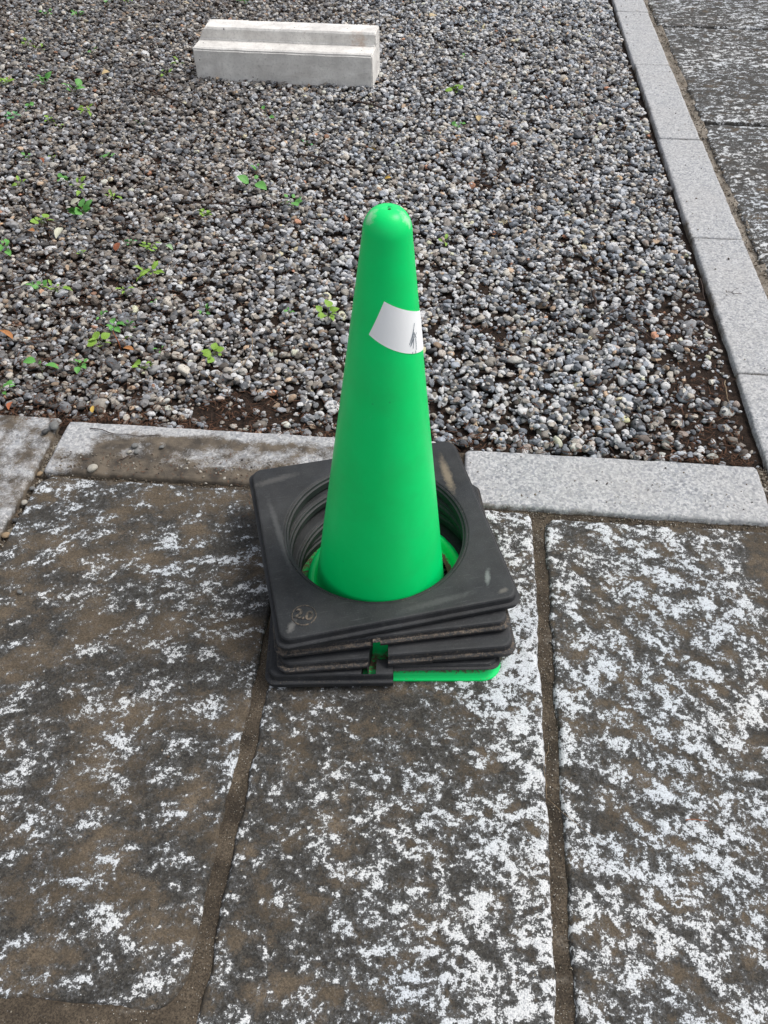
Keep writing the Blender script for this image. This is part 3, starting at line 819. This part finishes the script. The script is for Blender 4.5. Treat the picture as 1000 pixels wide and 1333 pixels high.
# ------------------------------------------------------------------ cone
def cr(z): return 0.1065 - 0.1253 * (z - 0.05)
cone = thing('traffic_cone', 'bright green plastic traffic cone with a white taped note, standing in black rubber weights', 'traffic cone', (-0.0055, 0.0, 0.0), (0, R(0.9), 0))
prof = [(cr(0.034) + 0.001, 0.0325), (cr(0.036), 0.036)]
for i in range(1, 40): 
    z = 0.036 + (0.668 - 0.036) * i / 39; prof.append((cr(z), z))
r_t = cr(0.668)
for i in range(1, 13):
    a = i / 12 * math.pi / 2
    prof.append((r_t * math.cos(a) ** 0.72 if i < 12 else 0.0012, 0.668 + 0.031 * math.sin(a)))
prof.append((0.0010, 0.696))
n = 128; V = []; F = []; dust = []; scuff = []
for (r, z) in prof:
    for i in range(n):
        a = i / n * 2 * math.pi
        w = 1 + 0.004 * math.sin(2 * a + z * 9) * (1 if z < 0.66 else 0)
        V.append((r * w * math.cos(a), r * w * math.sin(a), z))
        dust.append(0.32 * max(0, 1 - (z - 0.034) / 0.05) + 0.02)
        s = 0
        for (aa, zz, wa, wz) in ((R(205), 0.690, 0.55, 0.010), (R(-15), 0.688, 0.45, 0.012)):
            da = (a - aa + math.pi) % (2 * math.pi) - math.pi
            s = max(s, 0.95 * math.exp(-(da / wa) ** 2 - ((z - zz) / wz) ** 2))
        scuff.append(s)
for k in range(len(prof) - 1):
    for i in range(n):
        j = (i + 1) % n; F.append((k * n + i, k * n + j, (k + 1) * n + j, (k + 1) * n + i))
me = mesh('cone_body', V, F); attr(me, 'dust', dust); attr(me, 'scuff', scuff)
link('cone_body', me, M_CONE, cone)
# small dark moulding hole at the tip
me = annulus(0.0, 0.0022, 0.0004, 14); tip = link('tip_hole', me, mat_plain('dark_moulding_hole', (0.01, 0.05, 0.02), 0.8), cone); tip.location = (0.002, -0.004, 0.6985)
# foot: collar, then square plate with a rolled rim
oc = rsq(0.179, 0.032)
nO = len(oc); A = [math.atan2(p[1], p[0]) for p in oc]
V = []; F = []; dust = []
def addrow(pts, d):
    V.extend(pts); dust.extend([d] * nO)
for r, z, d in ((0.104, 0.036, .9), (0.110, 0.0325, 1.0), (0.114, 0.0320, .55), (0.1165, 0.0345, .2), (0.120, 0.0420, 0.1), (0.126, 0.0445, 0.1), (0.132, 0.0425, 0.15), (0.1350, 0.036, 0.2), (0.138, 0.018, 0.4), (0.142, 0.0125, 0.6)):
    addrow([(r * math.cos(a), r * math.sin(a), z) for a in A], d)
for ins, z, d in ((0.020, 0.0125, .75), (0.012, 0.0145, .66), (0.005, 0.0140, .50), (0.0015, 0.0105, .1), (0.0012, 0.0055, .1), (-0.002, 0.0046, .4), (-0.0035, 0.0026, 0.0), (-0.0030, 0.0, .2)):
    addrow([(p[0] * (1 - ins / 0.179), p[1] * (1 - ins / 0.179), z) for p in oc], d)
nr = len(V) // nO
for k in range(nr - 1):
    for i in range(nO):
        j = (i + 1) % nO; F.append((k * nO + i, (k + 1) * nO + i, (k + 1) * nO + j, k * nO + j))
me = mesh('cone_foot', V, F); attr(me, 'dust', dust); attr(me, 'scuff', [0] * len(dust))
foot = link('cone_foot', me, M_CONE, cone); foot.location = (0.0115, 0.002, 0.0); foot.rotation_euler = (0, R(-0.9), R(5))
# gussets between body and rim
def box_mesh(nm, sx, sy, sz, bev=0.002):
    bm = bmesh.new(); bmesh.ops.create_cube(bm, size=1)
    for v in bm.verts: v.co = Vector((v.co.x * sx, v.co.y * sy, v.co.z * sz))
    bmesh.ops.bevel(bm, geom=bm.edges[:], offset=bev, segments=2, affect='EDGES')
    m_ = bpy.data.meshes.new(nm); bm.to_mesh(m_); bm.free()
    m_.polygons.foreach_set('use_smooth', [True] * len(m_.polygons)); return m_
gm = box_mesh('gusset', 0.034, 0.006, 0.030); attr(gm, 'dust', [0.25] * len(gm.vertices)); attr(gm, 'scuff', [0] * len(gm.vertices))
for k in (0, 3):
    a = R(-18 + 90 * k)
    g_ = link('gusset', gm, M_CONE, foot); g_.location = (0.148 * math.cos(a), 0.148 * math.sin(a), 0.0175); g_.rotation_euler = (0, R(22), a)

# taped paper note wrapped on the cone
def cone_pt(th, z, off=0.0007):
    r = cr(z) + off
    return (r * math.cos(th), r * math.sin(th), z)
mp = mat_plain('white_paper_tape', (0.94, 0.95, 0.95), 0.7, 0.02, 40, 0.3, bump=0.15)
nu, nv = 48, 12
V = []; F = []
def tape_uv(u, v):
    thb = -113 + u * 135; tht = -89 + u * 111
    th = thb + (tht - thb) * v
    zb = 0.556 - 0.050 * u - 0.004 * math.sin(u * 3.1); zt = 0.602 - 0.042 * u
    return R(th), zb + (zt - zb) * v
for b in range(nv + 1):
    for a in range(nu + 1):
        th, z = tape_uv(a / nu, b / nv)
        V.append(cone_pt(th, z, 0.0006))
for b in range(nv):
    for a in range(nu):
        i = b * (nu + 1) + a; F.append((i, i + 1, i + nu + 2, i + nu + 1))
me = mesh('paper_note', V, F)
note = link('paper_note', me, mp, cone)
ink = mat_plain('faded_grey_ink', (0.24, 0.29, 0.34), 0.8, 0.5, 200)
def stroke(pts, w=0.00055):
    V = []; F = []
    P = []
    for a, b in zip(pts[:-1], pts[1:]):
        for k in range(6): P.append((a[0] + (b[0] - a[0]) * k / 6, a[1] + (b[1] - a[1]) * k / 6))
    P.append(pts[-1])
    P = [(a_ - 9, 0.540 + (b_ - 0.545) * 1.15) for a_, b_ in P]
    for i, (th, z) in enumerate(P):
        q = P[min(i + 1, len(P) - 1)]; o = P[max(i - 1, 0)]
        r = cr(z); dx = R(q[0] - o[0]) * r; dz = q[1] - o[1]; L_ = math.hypot(dx, dz) + 1e-9
        ww = w * (0.6 + 0.4 * math.sin(i * 1.3) ** 2)
        nx_, nz_ = -dz / L_ * ww, dx / L_ * ww
        for s in (-1, 1):
            V.append(cone_pt(R(th) + s * nx_ / r, z + s * nz_, 0.0011))
    for i in range(len(P) - 1): F.append((2 * i, 2 * i + 1, 2 * i + 3, 2 * i + 2))
    return V, F
V = []; F = []
for pts in ([(-33, 0.5425), (-22, 0.566)], [(-34, 0.5415), (-27, 0.548), (-18, 0.5535)], [(-36, 0.5445), (-30, 0.552), (-25, 0.560)], [(-34, 0.543), (-28, 0.5475), (-24, 0.556)],
            [(-29, 0.5375), (-26, 0.548)], [(-22, 0.5335), (-21, 0.541), (-21.5, 0.5475)], [(-31, 0.5315), (-30, 0.534)], [(-25, 0.556), (-20, 0.5475)], [(-24, 0.5300), (-23.4, 0.5335)]):
    v, f = stroke(pts); b0 = len(V); V += v; F += [tuple(i + b0 for i in q) for q in f]
link('pen_scribble', mesh('pen_scribble', V, F), ink, note)

# ------------------------------------------------------------------ stepped concrete block
blk = thing('concrete_block', 'pale stepped concrete block lying on the gravel at the back', 'concrete block', (-0.576, 2.327, -0.012), (R(0.6), R(-0.6), R(-3.6)))
L2 = 0.333
prof = [(0, 0.0), (0, 0.110), (0.010, 0.1165), (0.080, 0.1165), (0.083, 0.118), (0.085, 0.154), (0.090, 0.160), (0.168, 0.160), (0.174, 0.155), (0.176, 0.0)]
bm = bmesh.new()
ra = [bm.verts.new((-L2 + (0.0 if y < 0.0845 or z < 0.11 else (0.020 if z < 0.157 or y > 0.1 else 0.034)), y, z)) for y, z in prof]
rb = [bm.verts.new((L2, y, z)) for y, z in prof]
k = len(prof)
for i in range(k):
    j = (i + 1) % k; bm.faces.new((ra[i], ra[j], rb[j], rb[i]))
bm.faces.new(ra[::-1]); bm.faces.new(rb)
bmesh.ops.recalc_face_normals(bm, faces=bm.faces)
bmesh.ops.bevel(bm, geom=[e for e in bm.edges if e.calc_face_angle(0) > 0.9], offset=0.004, segments=2, affect='EDGES')
bmesh.ops.triangulate(bm, faces=[f for f in bm.faces if len(f.verts) > 4])
for _ in range(4):
    bmesh.ops.subdivide_edges(bm, edges=[e for e in bm.edges if e.calc_length() > 0.018], cuts=1, use_grid_fill=True)
me = bpy.data.meshes.new('block_body')
for v in bm.verts:
    q = np.array([v.co.x * 22]), np.array([v.co.y * 22 + v.co.z * 31])
    v.co += Vector((0.0006, 0.0014, 0.0010)) * float(fbm(q[0], q[1], 4, 3)[0])
bm.to_mesh(me); bm.free()
me.polygons.foreach_set('use_smooth', [False] * len(me.polygons))
co = np.empty(len(me.vertices) * 3); me.vertices.foreach_get('co', co); co = co.reshape(-1, 3)
attr(me, 'rust', 0.6 * np.exp(-((co[:, 0] - 0.27) / 0.06) ** 2 - ((co[:, 1] - 0.085) / 0.03) ** 2) + 0.35 * np.exp(-((co[:, 0] - 0.10) / 0.10) ** 2 - ((co[:, 1] - 0.085) / 0.02) ** 2))
link('block_body', me, M_CONC, blk)

# ------------------------------------------------------------------ twigs, litter, leaves, weeds
def tube(pts, r, seg=5):
    P = [Vector(p) for p in pts]; V = []; F = []
    for i, p in enumerate(P):
        d = (P[min(i + 1, len(P) - 1)] - P[max(i - 1, 0)]).normalized()
        s = d.cross(Vector((0, 0, 1)));
        if s.length < 1e-4: s = Vector((1, 0, 0))
        s.normalize(); t = s.cross(d)
        rr = r * (1 - 0.45 * i / (len(P) - 1)) * (1 + 0.15 * math.sin(i * 2.7))
        for k in range(seg):
            a = k / seg * 2 * math.pi
            V.append(p + (s * math.cos(a) + t * math.sin(a)) * rr)
    for i in range(len(P) - 1):
        for k in range(seg):
            F.append((i * seg + k, i * seg + (k + 1) % seg, (i + 1) * seg + (k + 1) % seg, (i + 1) * seg + k))
    F.append(tuple(range(seg))[::-1]); F.append(tuple((len(P) - 1) * seg + k for k in range(seg)))
    return V, F
def wiggle(pts, z, k=5, amp=0.002, sag=0.0):
    out = []
    for (a, b) in zip(pts[:-1], pts[1:]):
        for i in range(k):
            t = i / k; out.append([a[0] + (b[0] - a[0]) * t + random.gauss(0, amp), a[1] + (b[1] - a[1]) * t + random.gauss(0, amp), z + random.gauss(0, amp * 0.7)])
    out.append([pts[-1][0], pts[-1][1], z])
    return out
TW = [
 ([(-0.311, 2.155), (-0.24, 2.127), (-0.148, 2.067)], 0.006, 0.0042, 0, 'thick dark twig on the gravel just in front of the concrete block'),
 ([(-1.114, 2.238), (-1.005, 2.159), (-0.882, 2.071)], 0.006, 0.0032, 0, 'long dark twig lying left of the concrete block'),
 ([(-0.428, 1.706), (-0.354, 1.69), (-0.286, 1.63), (-0.213, 1.626)], 0.006, 0.0030, 0, 'long bent dark twig on gravel between block and cone tip'),
 ([(-0.70, 1.365), (-0.506, 1.346), (-0.413, 1.34)], 0.006, 0.0020, 0, 'thin straight reddish twig beside the three-leaf seedling'),
 ([(0.193, 0.729), (0.249, 0.695), (0.312, 0.652)], 0.006, 0.0022, 0, 'slanting dark twig on gravel right of the cone'),
 ([(0.443, 0.99), (0.444, 0.938), (0.446, 0.897)], 0.005, 0.0042, 0, 'short thick upright-lying brown stick on the right gravel'),
 ([(0.521, 0.842), (0.55, 0.813), (0.583, 0.775)], 0.004, 0.0020, 0, 'thin curved twig near the right kerb on bare soil'),
 ([(0.446, 0.858), (0.477, 0.893), (0.521, 0.924)], 0.005, 0.0017, 0, 'forking thin twig just below the short thick stick'),
 ([(-0.375, 0.719), (-0.362, 0.666), (-0.368, 0.613), (-0.394, 0.571)], 0.006, 0.0013, 1, 'pale kinked stem on gravel left of the cone'),
 ([(-0.439, 0.561), (-0.415, 0.528), (-0.386, 0.517)], 0.006, 0.0017, 1, 'short cream stalk above the stained kerb stone'),
 ([(-0.646, 0.364), (-0.588, 0.35), (-0.491, 0.356)], 0.0075, 0.0011, 0, 'long thin reddish twig lying on the stained kerb stone'),
 ([(-0.553, 0.276), (-0.537, 0.291), (-0.511, 0.291)], 0.0065, 0.0010, 0, 'small curled twig on the silt of the stained kerb stone'),
 ([(0.704, 0.65), (0.699, 0.598), (0.697, 0.551)], 0.0, 0.0014, 1, 'pale brown needle on soil against the right kerb'),
 ([(0.722, 1.072), (0.719, 1.025), (0.713, 0.972)], 0.004, 0.0018, 0, 'brown stalk caught along the edge of the right kerb'),
 ([(0.272, -0.27), (0.263, -0.305), (0.265, -0.352), (0.289, -0.374), (0.339, -0.409)], 0.003, 0.0005, 1, 'hair-thin curved fibre crossing the joint beside the whitest slab'),
 ([(0.771, 1.011), (0.783, 1.002), (0.809, 1.001)], 0.0085, 0.0012, 0, 'tiny forked twig lying on top of the right kerb'),
 ([(0.456, -0.367), (0.47, -0.365), (0.488, -0.366)], 0.004, 0.0007, 2, 'tiny red splinter on the whitest paving slab'),
 ([(0.406, 1.216), (0.441, 1.139), (0.471, 1.088)], 0.006, 0.0015, 0, 'thin dark twig half sunk in gravel above the short thick stick'),
]
for pts, z, r, kind, lab in TW:
    cx = sum(p[0] for p in pts) / len(pts); cy = sum(p[1] for p in pts) / len(pts)
    w = wiggle(pts, z, 4, 0.0016 if r > 0.001 else 0.0007)
    w = [(a - cx, b - cy, c) for a, b, c in w]
    v, f = tube(w, r)
    if 'fork' in lab or 'thick dark' in lab:
        m_ = w[len(w) // 2]; e = (m_[0] + 0.02, m_[1] + 0.016, m_[2] + 0.004)
        v2, f2 = tube([m_, ((m_[0] + e[0]) / 2, (m_[1] + e[1]) / 2 + 0.002, m_[2] + 0.002), e], r * 0.5); b0 = len(v); v = v + v2; f = f + [tuple(i + b0 for i in q) for q in f2]
    o = link('twig', mesh('twig', v, f), [M_TWIG, M_TWIGP, M_REDSTEM][kind]); o.location = (cx, cy, 0)
    o['label'] = lab; o['category'] = 'twig'; o['group'] = 'dead twigs lying about'

# dead grass, needles and bits of bark (nobody could count them)
def litter():
    V = []; F = []
    CX = rng.uniform(GX0, GX1 - 0.02, 70000); CY = GY0 + (GY1 - GY0) * rng.random(70000) ** 1.8
    CS = sparse(CX, CY)
    ok = rng.random(70000) < 0.12 + 0.9 * CS + 0.25 * (CX < -0.5) + 0.2 * np.maximum(0, perlin(CX * 3, CY * 3, 88))
    for x, y, s in list(zip(CX[ok].tolist(), CY[ok].tolist(), CS[ok].tolist()))[:22000]:
        L_ = random.choice((0.006, 0.010, 0.016, 0.028)) * random.uniform(0.6, 1.5); a = random.uniform(0, 6.28)
        w = random.uniform(0.0004, 0.0012) if L_ > 0.012 else random.uniform(0.0006, 0.0022)
        z = -0.008 + 0.012 * random.random() + (0.002 if s < 0.3 else -0.003)
        dx, dy = math.cos(a) * L_ / 2, math.sin(a) * L_ / 2; px_, py_ = -math.sin(a) * w, math.cos(a) * w
        t1 = random.uniform(-0.003, 0.003); b = random.uniform(-0.3, 0.3) * L_
        b0 = len(V)
        V += [(x - dx, y - dy, z - t1), (x + px_ - dy * b * 8, y + py_ + dx * b * 8, z + 0.001), (x + dx, y + dy, z + t1), (x - px_ - dy * b * 8, y - py_ + dx * b * 8, z + 0.001), (x - dy * b * 8, y + dx * b * 8, z - w)]
        F += [(b0, b0 + 3, b0 + 1), (b0 + 1, b0 + 3, b0 + 2), (b0, b0 + 1, b0 + 4), (b0 + 1, b0 + 2, b0 + 4), (b0 + 2, b0 + 3, b0 + 4), (b0 + 3, b0, b0 + 4)]
    for (cx, cy, sx, sy, c) in ((-0.36, 0.262, 0.14, 0.018, 90), (-0.55, 0.262, 0.07, 0.014, 60), (-0.24, 0.18, 0.03, 0.03, 50), (-0.2, 0.245, 0.06, 0.01, 50)):
        for _ in range(c):
            x = random.gauss(cx, sx); y = random.gauss(cy, sy); a = random.uniform(0, 6.28); L_ = random.uniform(0.003, 0.014); w = random.uniform(0.0003, 0.0010)
            if abs(x) > 0.69: continue
            z = 0.0065 if y > 0.235 else 0.003
            dx, dy = math.cos(a) * L_ / 2, math.sin(a) * L_ / 2; px_, py_ = -math.sin(a) * w, math.cos(a) * w
            b0 = len(V); V += [(x - dx, y - dy, z), (x + px_, y + py_, z + 0.001), (x + dx, y + dy, z), (x - px_, y - py_, z + 0.001)]
            F += [(b0, b0 + 3, b0 + 1), (b0 + 1, b0 + 3, b0 + 2)]
    me = mesh('leaf_litter', V, F, False)
    link('leaf_litter', me, M_LITTER, kind='stuff', label='brown needles and bark crumbs among the gravel')
litter()

# stray pebbles resting on the paving
def pebble_mesh(seed):
    bm = bmesh.new(); bmesh.ops.create_icosphere(bm, subdivisions=3, radius=1)
    for v in bm.verts:
        q = fbm(np.array([v.co.x * 0.9 + seed]), np.array([v.co.y * 0.9 + v.co.z * 1.1]), seed, 2)[0]
        v.co *= 1 + 0.20 * float(q)
    me = bpy.data.meshes.new('pebble'); bm.to_mesh(me); bm.free()
    me.polygons.foreach_set('use_smooth', [True] * len(me.polygons)); return me
STR = [(-0.598, 0.245, 0.010, 0, 'pale angular pebble in the corner of kerb and brown slab'),
       (-0.535, 0.318, 0.0075, 1, 'grey pebble on the silt of the stained kerb stone'), (-0.527, 0.302, 0.0055, 1, 'smaller grey pebble touching the one on the stained kerb'),
       (-0.541, 0.300, 0.0050, 0, 'little pale pebble beside the two grey ones on the kerb'), (-0.480, 0.320, 0.0055, 1, 'lone grey pebble on the clean part of the stained kerb'),
       (-0.722, 0.365, 0.012, 1, 'grey pebble on the smoother slab by the open joint'), (-0.735, 0.348, 0.008, 2, 'dark pebble next to the grey one on the smoother slab'),
       (-0.710, 0.240, 0.008, 3, 'tan pebble wedged high in the open joint'), (-0.709, 0.160, 0.0095, 0, 'pale pebble wedged midway down the open joint'),
       (-0.7105, 0.075, 0.0100, 3, 'sandy pebble wedged low in the open joint'), (-0.7090, 0.035, 0.0075, 2, 'dark pebble lowest in the open joint'), (-0.7095, 0.200, 0.0065, 1, 'small grey pebble between two paler ones in the open joint'),
       (-0.7095, 0.115, 0.0065, 2, 'small dark pebble in the middle of the open joint'),
       (-0.626, -0.060, 0.0050, 1, 'two-tone pebble on the brown paving slab')]
SM = [mat_plain('pale_pebble', (0.46, 0.43, 0.37), 0.7, 0.4, 3, bump=0.1), mat_plain('grey_pebble', (0.20, 0.20, 0.195), 0.7, 0.4, 3, bump=0.1),
      mat_plain('dark_pebble', (0.08, 0.08, 0.08), 0.7, 0.4, 3, bump=0.1), mat_plain('tan_pebble', (0.36, 0.26, 0.16), 0.7, 0.4, 3, bump=0.1)]
for i, (x, y, s, m_, lab) in enumerate(STR):
    o = link('pebble', pebble_mesh(i + 3), SM[m_])
    z = (0.005 if y > 0.236 and x > -0.7 else 0.001) + s * 0.5
    if abs(x + 0.71) < 0.004: z = -0.014 + s * 0.45; s *= 0.85
    o.location = (x, y, z); o.scale = (s, s * 0.8, s * 0.6); o.rotation_euler = (random.gauss(0, .2), random.gauss(0, .2), random.uniform(0, 6))
    o['label'] = lab; o['category'] = 'pebble'; o['group'] = 'stray pebbles on the paving'

# leaves
def leaf_mesh(L_, W_, cup=0.25, fold=0.12, lobes=0, nu=7):
    V = []; F = []
    for i in range(nu + 1):
        t = i / nu
        w = W_ / 2 * (math.sin(math.pi * min(1, t ** 0.75)) ** 0.8 if 0 < t < 1 else 0.03)
        if lobes: w *= 1 + 0.28 * math.sin(t * lobes * 6.28)
        for s in (-1, -0.5, 0, 0.5, 1):
            V.append((t * L_, s * w, L_ * cup * math.sin(t * 2.6) * 0.5 + abs(s) * w * fold * 2))
    for i in range(nu):
        for k in range(4):
            a = i * 5 + k; F.append((a, a + 5, a + 6, a + 1))
    return mesh('leaf', V, F)
DL = [(0.145, 2.04, 0, 0.052, 'narrow tan leaf lying on gravel right of the concrete block'), (-1.002, 1.156, 1, 0.050, 'pale greenish-white dry leaf among the left seedlings'),
      (-1.074, 1.15, 2, 0.034, 'orange leaf scrap beside the pale dry leaf'), (-0.814, 1.089, 3, 0.036, 'crumpled russet leaf just left of the light green seedling'),
      (-0.948, 0.663, 2, 0.040, 'pointed orange leaf at the left border of the gravel'), (-0.836, 0.42, 4, 0.032, 'rust-red leaf at the gravel edge above the smoother slab'),
      (-0.991, 0.89, 1, 0.024, 'tiny pale leaf by the pair of small seedlings'), (-1.009, 1.321, 1, 0.036, 'cream dry leaf below the yellow-green seedling'),
      (-0.677, 1.101, 5, 0.030, 'faded mint-green leaf right of the light green seedling'), (-1.217, 1.587, 3, 0.048, 'russet leaf flake far left in the gravel'),
      (-1.252, 2.333, 0, 0.040, 'tan leaf sliver on gravel far left of the concrete block'), (-0.659, 0.425, 6, 0.022, 'tiny yellow leaf at the stained kerb corner'),
      (-0.647, 0.641, 2, 0.026, 'orange leaf tip behind the red-stemmed seedling'), (-0.192, 1.749, 6, 0.030, 'small yellow leaf left of the cone tip, higher one'),
      (-0.124, 1.56, 6, 0.022, 'thin yellow leaf right behind the cone tip')]
for x, y, m_, s, lab in DL:
    o = link('dry_leaf', leaf_mesh(s, s * random.uniform(0.32, 0.55), random.uniform(0.1, 0.5), random.uniform(0.05, 0.4)), M_DRY[m_])
    a = random.uniform(0, 6.28); o.location = (x - math.cos(a) * s / 2, y - math.sin(a) * s / 2, 0.006)
    o.rotation_euler = (random.gauss(0, .25), random.gauss(0, .15), a)
    o['label'] = lab; o['category'] = 'leaf'; o['group'] = 'fallen dry leaves'

LM = [leaf_mesh(1, 0.74, 0.25, 0.15), leaf_mesh(1, 0.50, 0.35, 0.2), leaf_mesh(1, 0.42, 0.2, 0.3, 2), leaf_mesh(1, 0.85, 0.15, 0.05)]
W = [(-1.728, 2.991, 2), (-1.581, 2.962, 2), (-1.524, 3.193, 2), (-1.434, 3.201, 2), (-1.653, 2.592, 2), (-1.595, 2.579, 1), (-1.585, 2.197, 3), (-1.437, 2.202, 3), (-1.307, 2.155, 3), (-1.198, 1.969, 2), (-1.444, 1.915, 2), (-1.414, 1.991, 1), (-1.304, 1.895, 2), (-1.259, 1.86, 1), (-1.268, 1.611, 1), (-1.193, 1.617, 1), (-1.017, 1.643, 2), (-1.223, 1.429, 2), (-1.106, 1.475, 2), (-1.028, 1.406, 3), (-0.918, 1.372, 2), (-1.071, 1.206, 3), (-0.973, 1.269, 3), (-0.62, 1.286, 3), (-0.523, 1.475, 3), (-0.572, 1.965, 3), (-1.0, 2.452, 2), (-1.03, 2.353, 1), (-0.911, 3.235, 2), (-0.993, 1.896, 1), (-1.382, 2.554, 1), (-1.111, 1.059, 3), (-0.908, 1.061, 1), (-0.79, 1.124, 2), (-0.722, 1.093, 3), (-0.691, 0.971, 3), (-0.973, 0.892, 2), (-0.946, 0.883, 2), (-0.898, 0.866, 3), (-0.73, 0.881, 2), (-0.643, 0.843, 1), (-0.754, 0.773, 1), (-0.708, 0.728, 2), (-0.674, 0.734, 2), (-0.718, 0.656, 3), (-0.675, 0.66, 3), (-0.738, 0.572, 2), (-0.823, 0.556, 3), (-0.88, 0.474, 3), (-0.591, 0.579, 2), (-0.574, 0.65, 1), (-0.506, 0.808, 2), (-0.447, 0.644, 3), (-0.384, 1.366, 3), (-0.207, 0.814, 3), (0.06, 2.266, 3), (0.079, 1.989, 1), (0.06, 1.194, 2), (-0.405, 1.782, 2), (-0.306, 0.835, 1), (0.09, 2.604, 1), (-0.535, 1.598, 1), (-0.938, 3.266, 1)]
WL = ['green weed in the top left corner, left of a similar one', 'green weed in the top left corner, right of a similar one', 'small weed cut by the top border, left one of a pair', 'yellowish weed cut by the top border, right one of a pair',
 'bright weed halfway down the top left gravel, larger of two', 'tiny weed touching the larger bright one at the top left', 'bushy weed at the left border level with the block', 'broad green seedling left of the block, second from the border',
 'blue-green seedling left of the block, third from the border', 'light green weed left of and below the block', 'faint weed at the left border below the bushy one', 'tiny dark weed below the broad green seedling', 'pale green weed left of its smaller twin, below the block',
 'tiny weed right of the pale green one', 'tiny dark-green weed near the russet leaf flake', 'spindly yellow weed right of the russet leaf flake', 'upright light weed alone in mid gravel left of the twig', 'yellow-green weed near the left border above the leafy cluster',
 'small green weed between two yellow-green ones on the left', 'lit yellow-green seedling above the cream dry leaf', 'small blue-green weed right of the cream dry leaf', 'leafy weed cluster directly by the pale dry leaf', 'leafy weed cluster above and right of the pale dry leaf',
 'lone heart-leaved seedling in open gravel', 'round three-leaf seedling at the end of the thin reddish twig', 'two-leaved sprout in front of the concrete block', 'yellowing weed touching the left end of the block', 'dark little weed in front of the left end of the block',
 'pale weed behind the concrete block, at the top border', 'tiny weed in the gravel left of the two-leaved sprout', 'faint tiny weed high on the left gravel', 'blue-green weed at the left border below the orange scrap', 'faint tiny weed under the leafy clusters', 'small dark weed just above the russet leaf',
 'light green long-leaved seedling beside the russet leaf', 'curly green weed below the long-leaved seedling', 'small weed left in the row of three by the tiny pale leaf', 'small weed mid in the row of three by the tiny pale leaf', 'tall seedling with three leaf pairs, right in the row of three',
 'yellow-green four-leaf weed in mid left gravel', 'minute weed right of the four-leaf yellow-green one', 'minute round weed above the red-stemmed seedling', 'two-lobed weed above the red-stemmed seedling', 'round-leaved weed right of the two-lobed one', 'heart-leaved weed left of the red-stemmed seedling',
 'single-leaf seedling with a red stem', 'light little weed below the heart-leaved one', 'three-leaved round weed near the left border above the kerb', 'weed cut by the left border just above the smoother slab', 'narrow upright weed close above the stained kerb', 'sparse pale weed above the narrow upright one',
 'feathery small weed right of open gravel, mid left', 'compact dark-green weed left of the pale kinked stem', 'narrow dark-leaved seedling left of the cone tip', 'clover-like weed right beside the green cone', 'bright weed on gravel right of the concrete block', 'tiny weed under the bright one right of the block',
 'small green weed right of the cone near its note', 'pale sprout above the round three-leaf seedling', 'tiny weed left of the clover-like one by the cone', 'tiny weed high on the gravel, right of the block', 'minute weed left above the round three-leaf seedling', 'minute weed behind the block at the top border, left of another']
for i, (x, y, c) in enumerate(W):
    rs = random.Random(i * 13 + 5)
    t = thing('weed', WL[i], 'weed', (x, y, -0.004), (0, 0, rs.uniform(0, 6.28)), 'seedlings sprouting in the gravel')
    nl = {1: 4, 2: 6, 3: 8}[c] + rs.randint(-1, 1); size = {1: 0.012, 2: 0.0165, 3: 0.023}[c] * rs.uniform(0.85, 1.2) * (1.0 if y < 1.9 else 1.35)
    m_ = rs.choice((M_LEAF, M_LEAF, M_LEAF3, M_LEAF2)); lm = rs.choice(LM)
    if WL[i].startswith(('lit yellow', 'yellow', 'bright', 'light green', 'spindly')): m_ = M_LEAF2  # these weeds have yellowish leaves of their own
    if 'three-lea' in WL[i] or 'two-lea' in WL[i]: nl = 3 if 'three' in WL[i] else 2; size *= 1.35; lm = LM[0]
    if 'single-leaf' in WL[i]: nl = 1; size = 0.042; lm = LM[1]
    hgt = size * rs.uniform(0.6, 1.2)
    v, f = tube([(0, 0, -0.012), (rs.gauss(0, .002), rs.gauss(0, .002), hgt * 0.4), (rs.gauss(0, .003), rs.gauss(0, .003), hgt)], 0.0009 if 'single' not in WL[i] else 0.0018, 4)
    stems = [(v, f)]
    for k in range(nl):
        a = k * 2.4 + rs.uniform(-0.4, 0.4); lz = hgt * (0.45 + 0.55 * k / max(1, nl - 1)); rr = size * rs.uniform(0.15, 0.75)
        base = (math.cos(a) * rr, math.sin(a) * rr, lz + 0.10 * size)
        stems.append(tube([(0, 0, lz * 0.6), (base[0] * .5, base[1] * .5, lz), base], 0.0005, 3))
        m2 = lm
        key = (lm.name, m_.name)
        if key not in globals().setdefault('LCACHE', {}):
            q = lm.copy(); q.materials.clear(); q.materials.append(m_); LCACHE[key] = q
        o = link('leaf', LCACHE[key], None, t)
        s = size * rs.uniform(0.45, 1.25)
        o.location = base; o.scale = (s, s, s); o.rotation_euler = (rs.gauss(0, .4), rs.uniform(-0.6, 0.45), a + rs.gauss(0, .3))
    V = []; F = []
    for v, f in stems:
        b0 = len(V); V += v; F += [tuple(i_ + b0 for i_ in q) for q in f]
    link('stem', mesh('stem', V, F), M_REDSTEM if 'red stem' in WL[i] else M_STEM, t)
for q in LM: bpy.data.meshes.remove(q)
